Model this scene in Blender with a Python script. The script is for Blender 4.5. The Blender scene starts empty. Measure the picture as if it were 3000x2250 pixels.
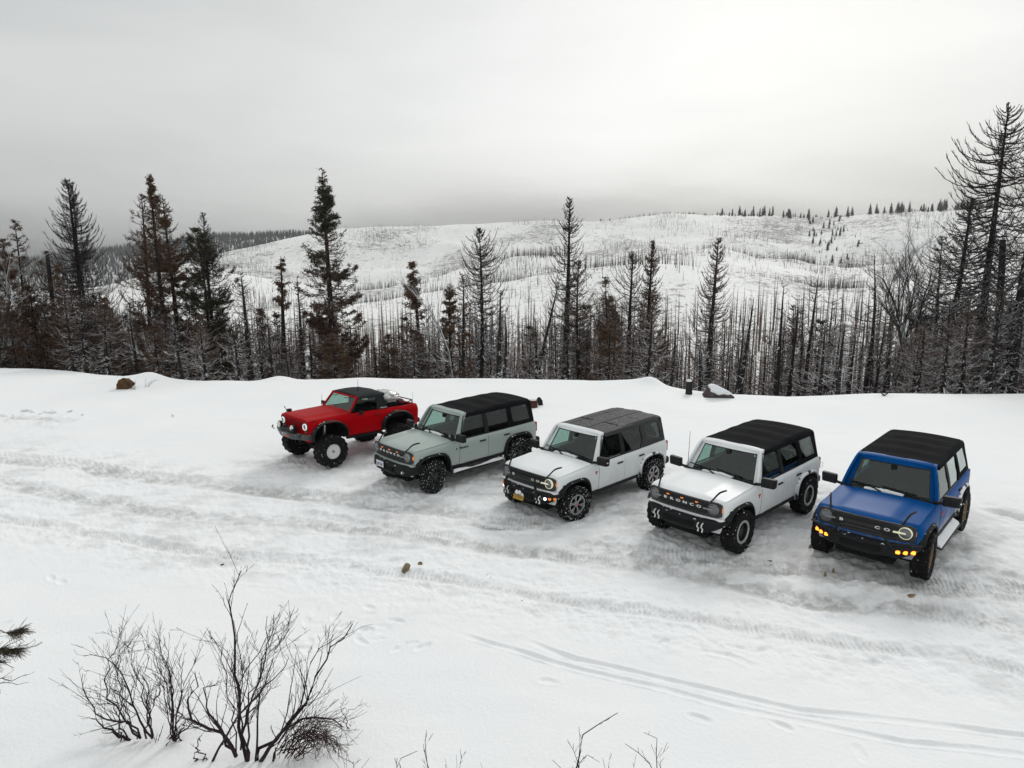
import bpy, bmesh, math, random
import numpy as np
from mathutils import Vector, Matrix
random.seed(7)
rng = np.random.default_rng(7)
SC = bpy.context.scene
COL = SC.collection
R = math.radians

# ---------------------------------------------------------------- camera
CAMH = 5.98
PITCH, ROLL, FPX = R(11.069), R(-0.41), 2032.0
cp, sp, cr, sr = math.cos(PITCH), math.sin(PITCH), math.cos(ROLL), math.sin(ROLL)
cam = bpy.data.cameras.new('camera'); camo = bpy.data.objects.new('camera', cam); COL.objects.link(camo)
cam.sensor_width = 36.0; cam.lens = 36.0*FPX/3000.0; cam.clip_start = 0.1; cam.clip_end = 12000
Fv = Vector((0, cp, -sp)); Uw = Vector((0, sp, cp)); Xv = Vector((1, 0, 0))
Rv = cr*Xv + sr*Uw; Uv = -sr*Xv + cr*Uw
camo.matrix_world = Matrix(((Rv.x, Uv.x, -Fv.x, 0), (Rv.y, Uv.y, -Fv.y, 0), (Rv.z, Uv.z, -Fv.z, CAMH), (0, 0, 0, 1)))
SC.camera = camo
SC.view_settings.view_transform = 'Standard'; SC.view_settings.look = 'None'
SC.view_settings.exposure = 0.36; SC.view_settings.gamma = 1.0

# ---------------------------------------------------------------- overcast sky
W = bpy.data.worlds.new("World"); SC.world = W; W.use_nodes = True
nt = W.node_tree; N = nt.nodes; L = nt.links
bg = N['Background']
SUN_AZ, SUN_EL = 24.0, 34.0          # degrees right of the view axis, above horizon
def wn(t, **k):
    n = N.new(t)
    for a, b in k.items(): setattr(n, a, b)
    return n
def wmath(op, a, b=None, clamp=False):
    n = N.new('ShaderNodeMath'); n.operation = op; n.use_clamp = clamp
    for i, v in enumerate((a, b)):
        if v is None: continue
        if hasattr(v, 'is_linked') or hasattr(v, 'links'): L.new(v, n.inputs[i])
        else: n.inputs[i].default_value = v
    return n.outputs[0]
def wramp(fac, pts):
    n = N.new('ShaderNodeValToRGB'); L.new(fac, n.inputs[0]); e = n.color_ramp.elements
    n.color_ramp.interpolation = 'B_SPLINE'
    while len(e) < len(pts): e.new(0.5)
    for el, (p, v) in zip(e, pts):
        el.position = p; c = v if isinstance(v, tuple) else (v, v, v); el.color = (*c, 1)
    return n.outputs[0]
tc = wn('ShaderNodeTexCoord')
nrm = wn('ShaderNodeVectorMath', operation='NORMALIZE'); L.new(tc.outputs['Generated'], nrm.inputs[0])
sep = wn('ShaderNodeSeparateXYZ'); L.new(nrm.outputs[0], sep.inputs[0])
# soft cloud structure, stretched along the horizon
mp = wn('ShaderNodeMapping'); mp.inputs['Scale'].default_value = (1.0, 1.0, 4.5); L.new(nrm.outputs[0], mp.inputs[0])
ns = wn('ShaderNodeTexNoise'); ns.inputs['Scale'].default_value = 2.6; ns.inputs['Detail'].default_value = 5; ns.inputs['Roughness'].default_value = 0.5
ns.inputs['Distortion'].default_value = 0.25
L.new(mp.outputs[0], ns.inputs['Vector'])
nz = wmath('SUBTRACT', ns.outputs['Fac'], 0.5)
elz = wmath('ADD', sep.outputs[2], wmath('MULTIPLY', nz, 0.10))
# elevation profile (input: sin of elevation, shifted): thick dark bank low down, bright above
mapel = wmath('MULTIPLY', wmath('ADD', elz, 0.05), 1/1.05, True)
base = wramp(mapel, [(0.0, 0.23), (0.045, 0.29), (0.075, 0.42), (0.115, 0.56), (0.22, 0.60), (0.38, 0.54), (0.6, 0.55), (1.0, 0.60)])
# brighter thin patch of cloud ahead
def lobe(azd, eld, k, amp):
    d = Vector((math.sin(R(azd))*math.cos(R(eld)), math.cos(R(azd))*math.cos(R(eld)), math.sin(R(eld))))
    dt = wn('ShaderNodeVectorMath', operation='DOT_PRODUCT'); L.new(nrm.outputs[0], dt.inputs[0]); dt.inputs[1].default_value = d
    e = wmath('POWER', math.e, wmath('MULTIPLY', wmath('SUBTRACT', dt.outputs['Value'], 1.0), k))
    return wmath('MULTIPLY', e, amp)
lowgate = wramp(mapel, [(0.045, 0.0), (0.09, 0.35), (0.15, 1.0), (0.5, 1.0)])
val = base
val = wmath('ADD', val, wmath('MULTIPLY', lobe(6, 8, 16, 0.15), lowgate))
val = wmath('ADD', val, wmath('MULTIPLY', lobe(32, 18, 8, 0.09), lowgate))
val = wmath('SUBTRACT', val, lobe(-50, 8, 4, 0.075))
val = wmath('ADD', val, wmath('MULTIPLY', nz, 0.17))
mixc = wn('ShaderNodeMix', data_type='RGBA'); mixc.inputs[6].default_value = (0.95, 1.0, 1.0, 1); mixc.inputs[7].default_value = (1.0, 1.0, 0.985, 1)
L.new(wmath('MULTIPLY', val, 1.1, True), mixc.inputs[0])
mulc = wn('ShaderNodeVectorMath', operation='SCALE'); L.new(mixc.outputs[2], mulc.inputs[0]); L.new(val, mulc.inputs['Scale'])
sky = wn('ShaderNodeTexSky'); sky.sky_type = 'NISHITA'; sky.sun_disc = False
sky.sun_elevation = R(SUN_EL); sky.sun_rotation = R(SUN_AZ); sky.dust_density = 3.0
skm = wn('ShaderNodeVectorMath', operation='SCALE'); L.new(sky.outputs[0], skm.inputs[0]); skm.inputs['Scale'].default_value = 0.004
addc = wn('ShaderNodeVectorMath', operation='ADD'); L.new(mulc.outputs[0], addc.inputs[0]); L.new(skm.outputs[0], addc.inputs[1])
L.new(addc.outputs[0], bg.inputs['Color']); bg.inputs['Strength'].default_value = 1.0

sun = bpy.data.lights.new('sun', 'SUN'); sun.energy = 0.95; sun.angle = R(14); sun.color = (1.0, 0.97, 0.93)
suno = bpy.data.objects.new('sun', sun); COL.objects.link(suno)
sd = Vector((math.sin(R(SUN_AZ))*math.cos(R(SUN_EL)), math.cos(R(SUN_AZ))*math.cos(R(SUN_EL)), math.sin(R(SUN_EL))))
suno.rotation_euler = sd.to_track_quat('Z', 'Y').to_euler()

# ---------------------------------------------------------------- helpers
def ray(u, v):
    a = (u-1500)/FPX; b = -(v-1125)/FPX
    x = a*cr - b*sr; uu = a*sr + b*cr
    return np.array([x, cp+uu*sp, -sp+uu*cp])
def onz(u, v, z=0.0):
    d = ray(u, v); t = (z-CAMH)/d[2]; return float(d[0]*t), float(d[1]*t)
def ony(u, v, Y):
    d = ray(u, v); t = Y/d[1]; return Vector((float(d[0]*t), Y, float(CAMH+d[2]*t)))

def tag(o, label=None, cat=None, group=None, kind=None):
    if label: o['label'] = label
    if cat: o['category'] = cat
    if group: o['group'] = group
    if kind: o['kind'] = kind
    return o
def empty(name, loc=(0, 0, 0), rot=(0, 0, 0)):
    o = bpy.data.objects.new(name, None); o.empty_display_size = 0.3
    COL.objects.link(o); o.location = loc; o.rotation_euler = rot; return o
def link_mesh(name, me, mat=None, parent=None):
    o = bpy.data.objects.new(name, me); COL.objects.link(o)
    if mat is not None:
        for m in (mat if isinstance(mat, (list, tuple)) else [mat]): me.materials.append(m)
    if parent is not None: o.parent = parent
    return o
def fast_mesh(name, V, faces_list, smooth=True, mats=None):
    """V (n,3); faces_list: list of int arrays (m,k); mats: optional material index per array"""
    me = bpy.data.meshes.new(name)
    V = np.asarray(V, np.float32)
    me.vertices.add(len(V)); me.vertices.foreach_set('co', V.ravel())
    faces_list = [np.asarray(f, np.int32) for f in faces_list]
    keep = [i for i, f in enumerate(faces_list) if len(f)]
    mi = [mats[i] for i in keep] if mats else None
    fl = [faces_list[i] for i in keep]
    nl = sum(f.size for f in fl); npol = sum(len(f) for f in fl)
    me.loops.add(nl); me.polygons.add(npol)
    me.loops.foreach_set('vertex_index', np.concatenate([f.ravel() for f in fl]))
    tot = np.concatenate([np.full(len(f), f.shape[1], np.int32) for f in fl])
    st = np.concatenate([[0], np.cumsum(tot)[:-1]]).astype(np.int32)
    me.polygons.foreach_set('loop_start', st); me.polygons.foreach_set('loop_total', tot)
    me.polygons.foreach_set('use_smooth', np.full(npol, smooth))
    if mi: me.polygons.foreach_set('material_index', np.concatenate([np.full(len(f), m, np.int32) for f, m in zip(fl, mi)]))
    me.update(calc_edges=True)
    return me

def mat(name, col, rough=0.5, metal=0.0, emit=None, es=0.0, coat=0.0, spec=0.5, noise=0.0, nscale=6.0, bump=0.0, bscale=40.0, trans=None):
    m = bpy.data.materials.new(name); m.use_nodes = True
    b = m.node_tree.nodes['Principled BSDF']; n = m.node_tree.nodes; l = m.node_tree.links
    b.inputs['Base Color'].default_value = (*col, 1); b.inputs['Roughness'].default_value = rough; b.inputs['Metallic'].default_value = metal
    b.inputs['Specular IOR Level'].default_value = spec
    if coat: b.inputs['Coat Weight'].default_value = coat; b.inputs['Coat Roughness'].default_value = 0.06
    if emit: b.inputs['Emission Color'].default_value = (*emit, 1); b.inputs['Emission Strength'].default_value = es
    if noise or bump:
        t = n.new('ShaderNodeTexCoord')
    if noise:
        x = n.new('ShaderNodeTexNoise'); x.inputs['Scale'].default_value = nscale; x.inputs['Detail'].default_value = 5
        l.new(t.outputs['Object'], x.inputs['Vector'])
        h = n.new('ShaderNodeHueSaturation'); h.inputs['Color'].default_value = (*col, 1)
        mr = n.new('ShaderNodeMapRange'); l.new(x.outputs['Fac'], mr.inputs[0]); mr.inputs[1].default_value = 0.25; mr.inputs[2].default_value = 0.75
        mr.inputs[3].default_value = 1-noise; mr.inputs[4].default_value = 1+noise
        l.new(mr.outputs[0], h.inputs['Value']); l.new(h.outputs[0], b.inputs['Base Color'])
    if bump:
        x = n.new('ShaderNodeTexNoise'); x.inputs['Scale'].default_value = bscale; x.inputs['Detail'].default_value = 4
        l.new(t.outputs['Object'], x.inputs['Vector'])
        bp = n.new('ShaderNodeBump'); bp.inputs['Strength'].default_value = bump; bp.inputs['Distance'].default_value = 0.02
        l.new(x.outputs['Fac'], bp.inputs['Height']); l.new(bp.outputs[0], b.inputs['Normal'])
    return m

def add_snow(m, amount=0.5, scale=8.0, up=0.45, soft=0.15, zfade=None):
    """mix snow lying on upward faces into an existing principled material"""
    n = m.node_tree.nodes; l = m.node_tree.links; b = n['Principled BSDF']; out = n['Material Output']
    g = n.new('ShaderNodeNewGeometry'); s = n.new('ShaderNodeSeparateXYZ'); l.new(g.outputs['Normal'], s.inputs[0])
    mr = n.new('ShaderNodeMapRange'); l.new(s.outputs[2], mr.inputs[0]); mr.inputs[1].default_value = up-soft; mr.inputs[2].default_value = up+soft
    t = n.new('ShaderNodeTexCoord'); x = n.new('ShaderNodeTexNoise'); x.inputs['Scale'].default_value = scale; x.inputs['Detail'].default_value = 4
    l.new(t.outputs['Object'], x.inputs['Vector'])
    m2 = n.new('ShaderNodeMapRange'); l.new(x.outputs['Fac'], m2.inputs[0]); m2.inputs[1].default_value = 0.62-0.3*amount; m2.inputs[2].default_value = 0.68-0.3*amount
    mu = n.new('ShaderNodeMath'); mu.operation = 'MULTIPLY'; l.new(mr.outputs[0], mu.inputs[0]); l.new(m2.outputs[0], mu.inputs[1])
    last = mu.outputs[0]
    if zfade:
        so = n.new('ShaderNodeSeparateXYZ'); l.new(t.outputs['Object'], so.inputs[0])
        m3 = n.new('ShaderNodeMapRange'); l.new(so.outputs[2], m3.inputs[0]); m3.inputs[1].default_value = zfade[0]; m3.inputs[2].default_value = zfade[1]
        m3.inputs[3].default_value = 1; m3.inputs[4].default_value = 0.06
        mm = n.new('ShaderNodeMath'); mm.operation = 'MULTIPLY'; l.new(last, mm.inputs[0]); l.new(m3.outputs[0], mm.inputs[1]); last = mm.outputs[0]
    d = n.new('ShaderNodeBsdfDiffuse'); d.inputs['Color'].default_value = (0.86, 0.88, 0.9, 1)
    mx = n.new('ShaderNodeMixShader'); l.new(last, mx.inputs[0]); l.new(b.outputs[0], mx.inputs[1]); l.new(d.outputs[0], mx.inputs[2])
    l.new(mx.outputs[0], out.inputs['Surface'])
    return m

# ---------------------------------------------------------------- terrain
def _h(ix, iy, s):
    n = (ix.astype(np.int64)*374761393 + iy.astype(np.int64)*668265263 + s*974634777) & 0x7fffffff
    n = ((n ^ (n >> 13))*1274126177) & 0x7fffffff
    n = (n ^ (n >> 16)) & 0xffff
    return n/65535.0
def vnoise(x, y, s=0):
    fx = np.floor(x); fy = np.floor(y); tx = x-fx; ty = y-fy
    tx = tx*tx*(3-2*tx); ty = ty*ty*(3-2*ty); ix = fx.astype(np.int64); iy = fy.astype(np.int64)
    a = _h(ix, iy, s); b = _h(ix+1, iy, s); c = _h(ix, iy+1, s); d = _h(ix+1, iy+1, s)
    return (a*(1-tx)+b*tx)*(1-ty)+(c*(1-tx)+d*tx)*ty-0.5
def fbm(x, y, s=0, oct=4, g=0.5):
    r = 0; a = 1.0
    for i in range(oct):
        r = r + a*vnoise(x*(2**i)+17.3*i, y*(2**i)-9.1*i, s+i); a *= g
    return r
def sst(a, b, x):
    t = np.clip((x-a)/(b-a), 0, 1); return t*t*(3-2*t)

RIM_AZ = [-60, -44, -36.6, -30.9, -27.5, -24.2, -14, 0, 6, 11.3, 14.5, 16.8, 22, 35.1, 60]
RIM_R = [52, 50, 46.0, 40.7, 38.0, 36.0, 33.6, 32.4, 32.2, 31.3, 30.2, 30.0, 30.6, 34.9, 42]
UC = [-700, 0, 300, 650, 1000, 1300, 1600, 1900, 2150, 2400, 2700, 3000, 3600]
SKYL = [830, 850, 838, 745, 668, 655, 641, 628, 628, 632, 618, 600, 590]   # crest rows at ~1450 m
FARR = [800, 775, 738, 690, 690, 700, 720, 720, 720, 720, 720, 720, 720]   # wooded ridge at ~2300 m
CR1 = [905, 880, 850, 782, 834, 800, 755, 708, 714, 775, 790, 740, 720]    # spur at ~950 m
CR2 = [980, 960, 930, 900, 885, 850, 800, 772, 800, 850, 830, 815, 800]    # bench at ~560 m
CR3 = [1010, 1010, 1010, 1010, 1000, 985, 985, 965, 937, 930, 935, 950, 960]  # near crest at ~200 m
def azof(u, v=900):
    d = ray(u, v); return math.degrees(math.atan2(d[0], d[1]))
UAZ = np.array([azof(u) for u in UC])
def tan_el(u, v):
    d = ray(u, v); return d[2]/math.hypot(d[0], d[1])
TE = [np.array([tan_el(u, v) for u, v in zip(UC, T)]) for T in (SKYL, CR1, CR2, CR3, FARR)]
AZG = np.linspace(-70, 70, 561); RG = np.exp(np.linspace(math.log(20), math.log(4200), 900))
ZT = np.zeros((len(AZG), len(RG)))
for i, a in enumerate(AZG):
    rho = float(np.interp(a, RIM_AZ, RIM_R))
    ts, t1, t2, t3, tf = [float(np.interp(a, UAZ, t)) for t in TE]
    H = CAMH
    kr = [20, rho-3, rho, rho+2, rho+6, rho+14, rho+30, 105, 150, 205, 240, 340, 420, 560, 640, 760, 950, 1060, 1180, 1450, 1560, 1800, 2300, 4200]
    kz = [0, 0, -0.12, -1.0, -3.8, -8.5, -14.5, -21, -21, H+205*t3, H+205*t3-7, -44, -42, H+560*t2, H+560*t2-7, H+760*(t2*.6+t1*.4)-14, H+950*t1, H+950*t1-9,
          H+1180*(t1*.55+ts*.45)-14, H+1450*ts, H+1450*ts-6, H+1450*ts-50, H+2300*tf, -80]
    ZT[i] = np.interp(RG, kr, kz)
# smooth away from the rim
def smooth(Z, n, ax):
    k = np.hanning(n+2)[1:-1]; k /= k.sum()
    P = np.pad(Z, [(n//2, n//2) if j == ax else (0, 0) for j in (0, 1)], mode='edge')
    return np.apply_along_axis(lambda q: np.convolve(q, k, 'valid'), ax, P)
Zs = smooth(smooth(ZT, 21, 1), 13, 0); Zn = smooth(ZT, 3, 1)
wgt = sst(60, 110, RG)[None, :]
ZT = Zn*(1-wgt)+Zs*wgt
def ztab(x, y):
    r = np.hypot(x, y); a = np.degrees(np.arctan2(x, y))
    fa = np.clip((a-AZG[0])/(AZG[1]-AZG[0]), 0, len(AZG)-1.001)
    fr = np.clip((np.log(np.maximum(r, 20))-math.log(20))/(math.log(4200/20)/(len(RG)-1)), 0, len(RG)-1.001)
    ia = fa.astype(int); ir = fr.astype(int); ta = fa-ia; tr = fr-ir
    z = (ZT[ia, ir]*(1-tr)+ZT[ia, ir+1]*tr)*(1-ta)+(ZT[ia+1, ir]*(1-tr)+ZT[ia+1, ir+1]*tr)*ta
    return z
def zbase(x, y):
    x = np.asarray(x, float); y = np.asarray(y, float)
    r = np.hypot(x, y); z = ztab(x, y)
    fa = sst(60, 300, r)
    z = z + fa*(fbm(x/170, y/170, 3, 5, 0.5)*22*sst(250, 1100, r) + fbm(x/60, y/60, 9, 3)*3.0) * (1-0.55*sst(1250, 1450, r))
    nr = (1-sst(36, 60, r))
    z = z - nr*0.10*np.exp(-(((x-1.8)/2.2)**2+((y-16.5)/2.2)**2))
    z = z + nr*(fbm(x/6.5, y/6.5, 21, 3)*0.22*sst(9, 26, r) + fbm(x/2.2, y/2.2, 31, 2)*0.035)
    # rim mounds
    for mx, my, mh, mw in MOUNDS: z = z + mh*np.exp(-(((x-mx)/mw)**2+((y-my)/(mw*0.8))**2))
    return z
MOUNDS = []
for (u, v, mh, mw) in [(445, 1106, .30, .7), (370, 1112, .22, 1.3), (822, 1098, .28, .8), (1908, 1122, .26, .6), (1850, 1122, .2, 1.6), (120, 1230, .15, 2.2), (2030, 1130, .1, 1.0)]:
    x, y = onz(u, v); MOUNDS.append((x, y, mh, mw))
def gz(x, y): return float(zbase(np.array([x]), np.array([y]))[0])

# wheel ruts, traced on the ground plane
RUTS = [  # (points in photo pixels, half width m, depth m, lugs)
 ([(-300, 1318), (0, 1348), (203, 1366), (407, 1403), (588, 1421), (768, 1443), (995, 1466), (1149, 1484), (1347, 1509), (1546, 1529), (1680, 1540)], .30, .06, .6),
 ([(-300, 1300), (0, 1330), (200, 1350), (407, 1388), (588, 1409), (768, 1430), (1000, 1450), (1150, 1466)], .16, .035, 1),
 ([(-300, 1385), (0, 1416), (136, 1443), (271, 1470), (407, 1488), (543, 1511), (700, 1522), (859, 1527), (995, 1547), (1198, 1574), (1397, 1599), (1596, 1623), (1845, 1648), (1994, 1673), (2149, 1709), (2397, 1758), (2646, 1783), (2994, 1838), (3300, 1890)], .32, .062, .7),
 ([(-300, 1470), (0, 1520), (181, 1547), (362, 1579), (543, 1606), (678, 1624), (859, 1638), (950, 1648), (1124, 1678), (1347, 1703), (1596, 1748), (1900, 1785), (2149, 1833), (2372, 1868), (2596, 1898), (2795, 1922), (2994, 1962), (3300, 2020)], .18, .045, 1),
 ([(1325, 1855), (1488, 1904), (1705, 1969), (1922, 2018), (2149, 2077), (2397, 2126), (2646, 2186), (2994, 2226), (3300, 2290)], .055, .034, 0),
 ([(1532, 1877), (1678, 1931), (1868, 1974), (1949, 1996), (2193, 2050), (2348, 2082), (2646, 2121), (2994, 2166), (3300, 2215)], .055, .038, 0),
 ([(640, 1360), (850, 1352), (960, 1362)], .2, .04, 1), ([(780, 1500), (900, 1503), (1060, 1530), (1200, 1556), (1400, 1580)], .16, .045, 1),
 ([(1640, 1585), (1850, 1610), (2050, 1640), (2348, 1665), (2700, 1715), (2994, 1745), (3300, 1790)], .34, .055, .7),
 ([(2720, 1700), (2850, 1712), (2994, 1722), (3300, 1750)], .3, .08, 1), ([(2845, 1488), (2920, 1494), (3000, 1510), (3300, 1560)], .18, .07, 0),
 ([(1264, 1442), (1200, 1470), (1090, 1480), (950, 1470)], .16, .05, 1), ([(1678, 1527), (1600, 1545), (1450, 1545), (1300, 1525)], .16, .06, 1),
 ([(2155, 1615), (2080, 1640), (1950, 1640), (1800, 1620)], .17, .06, 1), ([(2350, 1640), (2480, 1690), (2640, 1705), (2720, 1695)], .2, .05, 1),
 ([(0, 1226), (60, 1232), (180, 1238), (250, 1231)], .25, .06, 0), ([(2000, 1900), (2140, 1925), (2260, 1975)], .06, .03, 0), ([(2480, 1935), (2600, 1950), (2700, 1965)], .07, .04, 0),
]
rr = random.Random(4)
FOOT = []
for k in range(26): FOOT.append((900+rr.gauss(0, 90)+k*9, 1830+rr.gauss(0, 60)-k*1.0, rr.uniform(0, 3), rr.uniform(.02, .05)))
for (u, v) in [(725, 1905), (830, 1925), (845, 1962), (870, 1900), (1010, 1830), (1050, 1845), (1060, 1880), (1075, 1840), (1170, 1900), (1200, 1885), (1240, 1895), (1690, 1790), (1730, 1810), (1790, 1835), (1940, 1882), (1990, 1885), (2150, 1895), (1605, 1997), (2050, 2105), (2290, 2128), (2520, 2208), (2235, 1905), (2415, 1925), (3, 1830), (150, 1690), (180, 1700)]:
    FOOT.append((u, v, rr.uniform(0, 3), rr.uniform(.03, .07)))
FOOT = [(*onz(u, v), a, s) for u, v, a, s in FOOT]

def detail(x, y):
    """fine snow relief and the mask of driven-snow dirt and painted under-car shade"""
    z = np.zeros_like(x); dirt = np.zeros_like(x); churn = np.zeros_like(x)
    wx = x + fbm(x/1.7, y/1.7, 50, 2)*0.16; wy = y + fbm(x/1.7, y/1.7, 60, 2)*0.16
    for pts, hw, dp, lug in RUTS:
        P = np.array([onz(u, v) for u, v in pts])
        box = (x > P[:, 0].min()-2) & (x < P[:, 0].max()+2) & (y > P[:, 1].min()-2) & (y < P[:, 1].max()+2)
        idx = np.nonzero(box)[0]
        if not len(idx): continue
        X = wx[idx]; Y = wy[idx]; best = np.full(len(idx), 1e9); S = np.zeros(len(idx)); s0 = 0; T = np.zeros(len(idx))
        tot = np.hypot(*np.diff(P, axis=0).T).sum()
        for a, b in zip(P[:-1], P[1:]):
            d = b-a; Ln = math.hypot(*d)
            t = np.clip(((X-a[0])*d[0]+(Y-a[1])*d[1])/Ln**2, 0, 1)
            sgn = (X-a[0])*(-d[1]/Ln)+(Y-a[1])*(d[0]/Ln)
            q = np.hypot(X-a[0]-t*d[0], Y-a[1]-t*d[1]); m = q < best
            best = np.where(m, q, best); S = np.where(m, s0+t*Ln, S); T = np.where(m, sgn, T); s0 += Ln
        ends = sst(0, .8, S)*sst(0, .8, tot-S)
        var = 0.65+0.9*vnoise(S/1.3, S*0+hw*50, 5)+fbm(X/.35, Y/.35, 77, 2)*.25
        core = np.exp(-(best/hw)**4); berm = np.exp(-((best-hw*1.45)/(hw*.35))**2)
        lugs = np.where(np.sin(S*2*math.pi/.085+np.sign(T)*1.5) > .1, 1, 0)*core*lug*.022*(vnoise(S/.9, S*0+3, 8) > -.15)
        z[idx] += ends*(-dp*1.05*var*core + dp*.5*np.clip(var, 0, 2)*berm*(.7+1.2*fbm(X/.2, Y/.2, 91, 2)) + lugs)
        lg = np.clip(lugs*18, 0, .35)
        if dp > .05 and hw > .12: dirt[idx] = np.maximum(dirt[idx], ends*core*((.40+.5*var)*.85+.3*lg))
        elif hw > .12: dirt[idx] = np.maximum(dirt[idx], ends*core*.34)
        if hw > .12: churn[idx] = np.maximum(churn[idx], ends*np.exp(-(best/1.1)**2))
    # lane of driven snow from left to lower right
    lane = sst(0, 1.8, (y-(11.2-0.38*x)))*sst(0, 2.0, (17.2-0.42*x)-y + 1.8*sst(2, 6, x))
    lane = lane*(0.55+1.2*fbm(x/2.5, y/2.5, 70, 2))
    churn = np.clip(np.maximum(churn, lane*.55), 0, 1)
    c1 = fbm(x/.55, y/.55, 101, 4, .6); c2 = fbm(x/.14, y/.14, 111, 3, .6)
    c3 = fbm(wx/.9+(y*.35), y/.22, 107, 3, .6)
    z += churn*(np.abs(c1)*.036+c2*.034+np.clip(c3, 0, 1)*.030 - .012)
    dirt = dirt*np.clip(.75+c2*1.3+c1*.5, .15, 1.25)
    dirt = np.maximum(dirt, churn*np.clip(-.02+c1*.6+c3*.4+fbm(x/3.0, y/1.2, 120, 2)*.5, 0, .5))
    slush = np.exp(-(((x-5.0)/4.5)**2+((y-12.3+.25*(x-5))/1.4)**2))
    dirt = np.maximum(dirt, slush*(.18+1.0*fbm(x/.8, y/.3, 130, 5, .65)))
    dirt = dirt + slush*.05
    for fx, fy, fa, fs in FOOT:
        dd = (x-fx)**2+(y-fy)**2; idx = np.nonzero(dd < .4)[0]
        if not len(idx): continue
        ca, sa = math.cos(fa), math.sin(fa); X = x[idx]-fx; Y = y[idx]-fy
        q = ((X*ca+Y*sa)/.13)**2+((-X*sa+Y*ca)/.06)**2 + 1.2*fbm(X/.12+fx*9, Y/.12, 33, 2)
        z[idx] += -fs*.45*np.exp(-np.clip(q, 0, 9)**2) + fs*.08*np.exp(-((np.sqrt(np.clip(q, 0, 99))-1.5)/.35)**2)
    # snow pushed up round the tyres and trampled beside the cars
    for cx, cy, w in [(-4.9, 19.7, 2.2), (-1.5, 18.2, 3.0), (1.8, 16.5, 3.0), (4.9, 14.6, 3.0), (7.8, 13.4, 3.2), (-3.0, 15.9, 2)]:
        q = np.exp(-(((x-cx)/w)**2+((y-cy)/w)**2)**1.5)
        z += q*(np.abs(fbm(x/.5, y/.5, 140, 3, .6))*.055+fbm(x/.11, y/.11, 145, 2)*.03); dirt = np.maximum(dirt, q*(.18+1.1*fbm(x/.7, y/.4, 150, 5, .65)))  # grey is trampled dirt plus shade painted under the cars
    # little wind ripples on the untouched snow
    z += fbm(x/.9, y/.35, 160, 2)*.012
    return z, np.clip(dirt, 0, 1)
def gzd(x, y):
    X = np.array([float(x)]); Y = np.array([float(y)]); return float((zbase(X, Y)+detail(X, Y)[0])[0])

def polar(az, rs):
    A, Rr = np.meshgrid(np.radians(az), rs, indexing='ij')
    x = (np.sin(A)*Rr).ravel(); y = (np.cos(A)*Rr).ravel()
    na, nr_ = len(az), len(rs)
    i = np.arange(na-1)[:, None]*nr_+np.arange(nr_-1)[None, :]
    F = np.stack([i, i+1, i+1+nr_, i+nr_], -1).reshape(-1, 4)[:, ::-1]
    return x, y, F
MSNOW = bpy.data.materials.new('snow'); MSNOW.use_nodes = True
def build_snow_mat(m, far=False):
    n = m.node_tree.nodes; l = m.node_tree.links; b = n['Principled BSDF']
    b.inputs['Roughness'].default_value = .75; b.inputs['Specular IOR Level'].default_value = .15
    t = n.new('ShaderNodeTexCoord')
    def noise(sc, det=5, ro=.55, vec=None):
        x = n.new('ShaderNodeTexNoise'); x.inputs['Scale'].default_value = sc; x.inputs['Detail'].default_value = det; x.inputs['Roughness'].default_value = ro
        l.new(vec if vec else t.outputs['Object'], x.inputs['Vector']); return x.outputs['Fac']
    def mr(v, a, b_, c=0, d=1):
        x = n.new('ShaderNodeMapRange'); l.new(v, x.inputs[0]); x.inputs[1].default_value = a; x.inputs[2].default_value = b_; x.inputs[3].default_value = c; x.inputs[4].default_value = d; return x.outputs[0]
    def ma(op, a, b_):
        x = n.new('ShaderNodeMath'); x.operation = op
        for k, v in enumerate((a, b_)):
            if isinstance(v, (int, float)): x.inputs[k].default_value = v
            else: l.new(v, x.inputs[k])
        return x.outputs[0]
    def mix(f, a, b_):
        x = n.new('ShaderNodeMix'); x.data_type = 'RGBA'
        if isinstance(f, (int, float)): x.inputs[0].default_value = f
        else: l.new(f, x.inputs[0])
        for k, v in ((6, a), (7, b_)):
            if isinstance(v, tuple): x.inputs[k].default_value = (*v, 1)
            else: l.new(v, x.inputs[k])
        return x.outputs[2]
    if not far:
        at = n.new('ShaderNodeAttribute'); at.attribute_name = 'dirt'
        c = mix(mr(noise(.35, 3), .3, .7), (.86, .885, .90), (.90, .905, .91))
        c = mix(mr(at.outputs['Fac'], 0, 1, 0, .85), c, (.40, .405, .395))  # greys the snow by dirt and by the painted under-car shade
        spk = ma('MULTIPLY', mr(noise(9, 3, .7), .66, .72), mr(at.outputs['Fac'], .2, .8, 0, .5))
        c = mix(spk, c, (.16, .13, .10))
        l.new(c, b.inputs['Base Color'])
        bp = n.new('ShaderNodeBump'); bp.inputs['Strength'].default_value = .5; bp.inputs['Distance'].default_value = .025
        h = ma('ADD', ma('MULTIPLY', noise(16, 5, .6), 1.0), ma('MULTIPLY', noise(60, 3, .6), .35))
        l.new(h, bp.inputs['Height']); l.new(bp.outputs[0], b.inputs['Normal'])
    else:
        v = n.new('ShaderNodeMapping'); v.inputs['Scale'].default_value = (1, 1, 2.0); l.new(t.outputs['Object'], v.inputs[0])
        big = noise(.006, 4, .6); fine = noise(.09, 6, .72, v.outputs[0]); fine2 = noise(.30, 5, .75, v.outputs[0])
        cov = mr(big, .42, .66, -.03, .12)
        f = mr(ma('ADD', fine, cov), .560, .67, 0, .8)
        f2 = mr(ma('ADD', fine2, cov), .560, .68, 0, .85)
        f = ma('MAXIMUM', f, f2)
        c = mix(f, (.93, .935, .925), (.17, .165, .15))
        l.new(c, b.inputs['Base Color'])
build_snow_mat(MSNOW)
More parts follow.
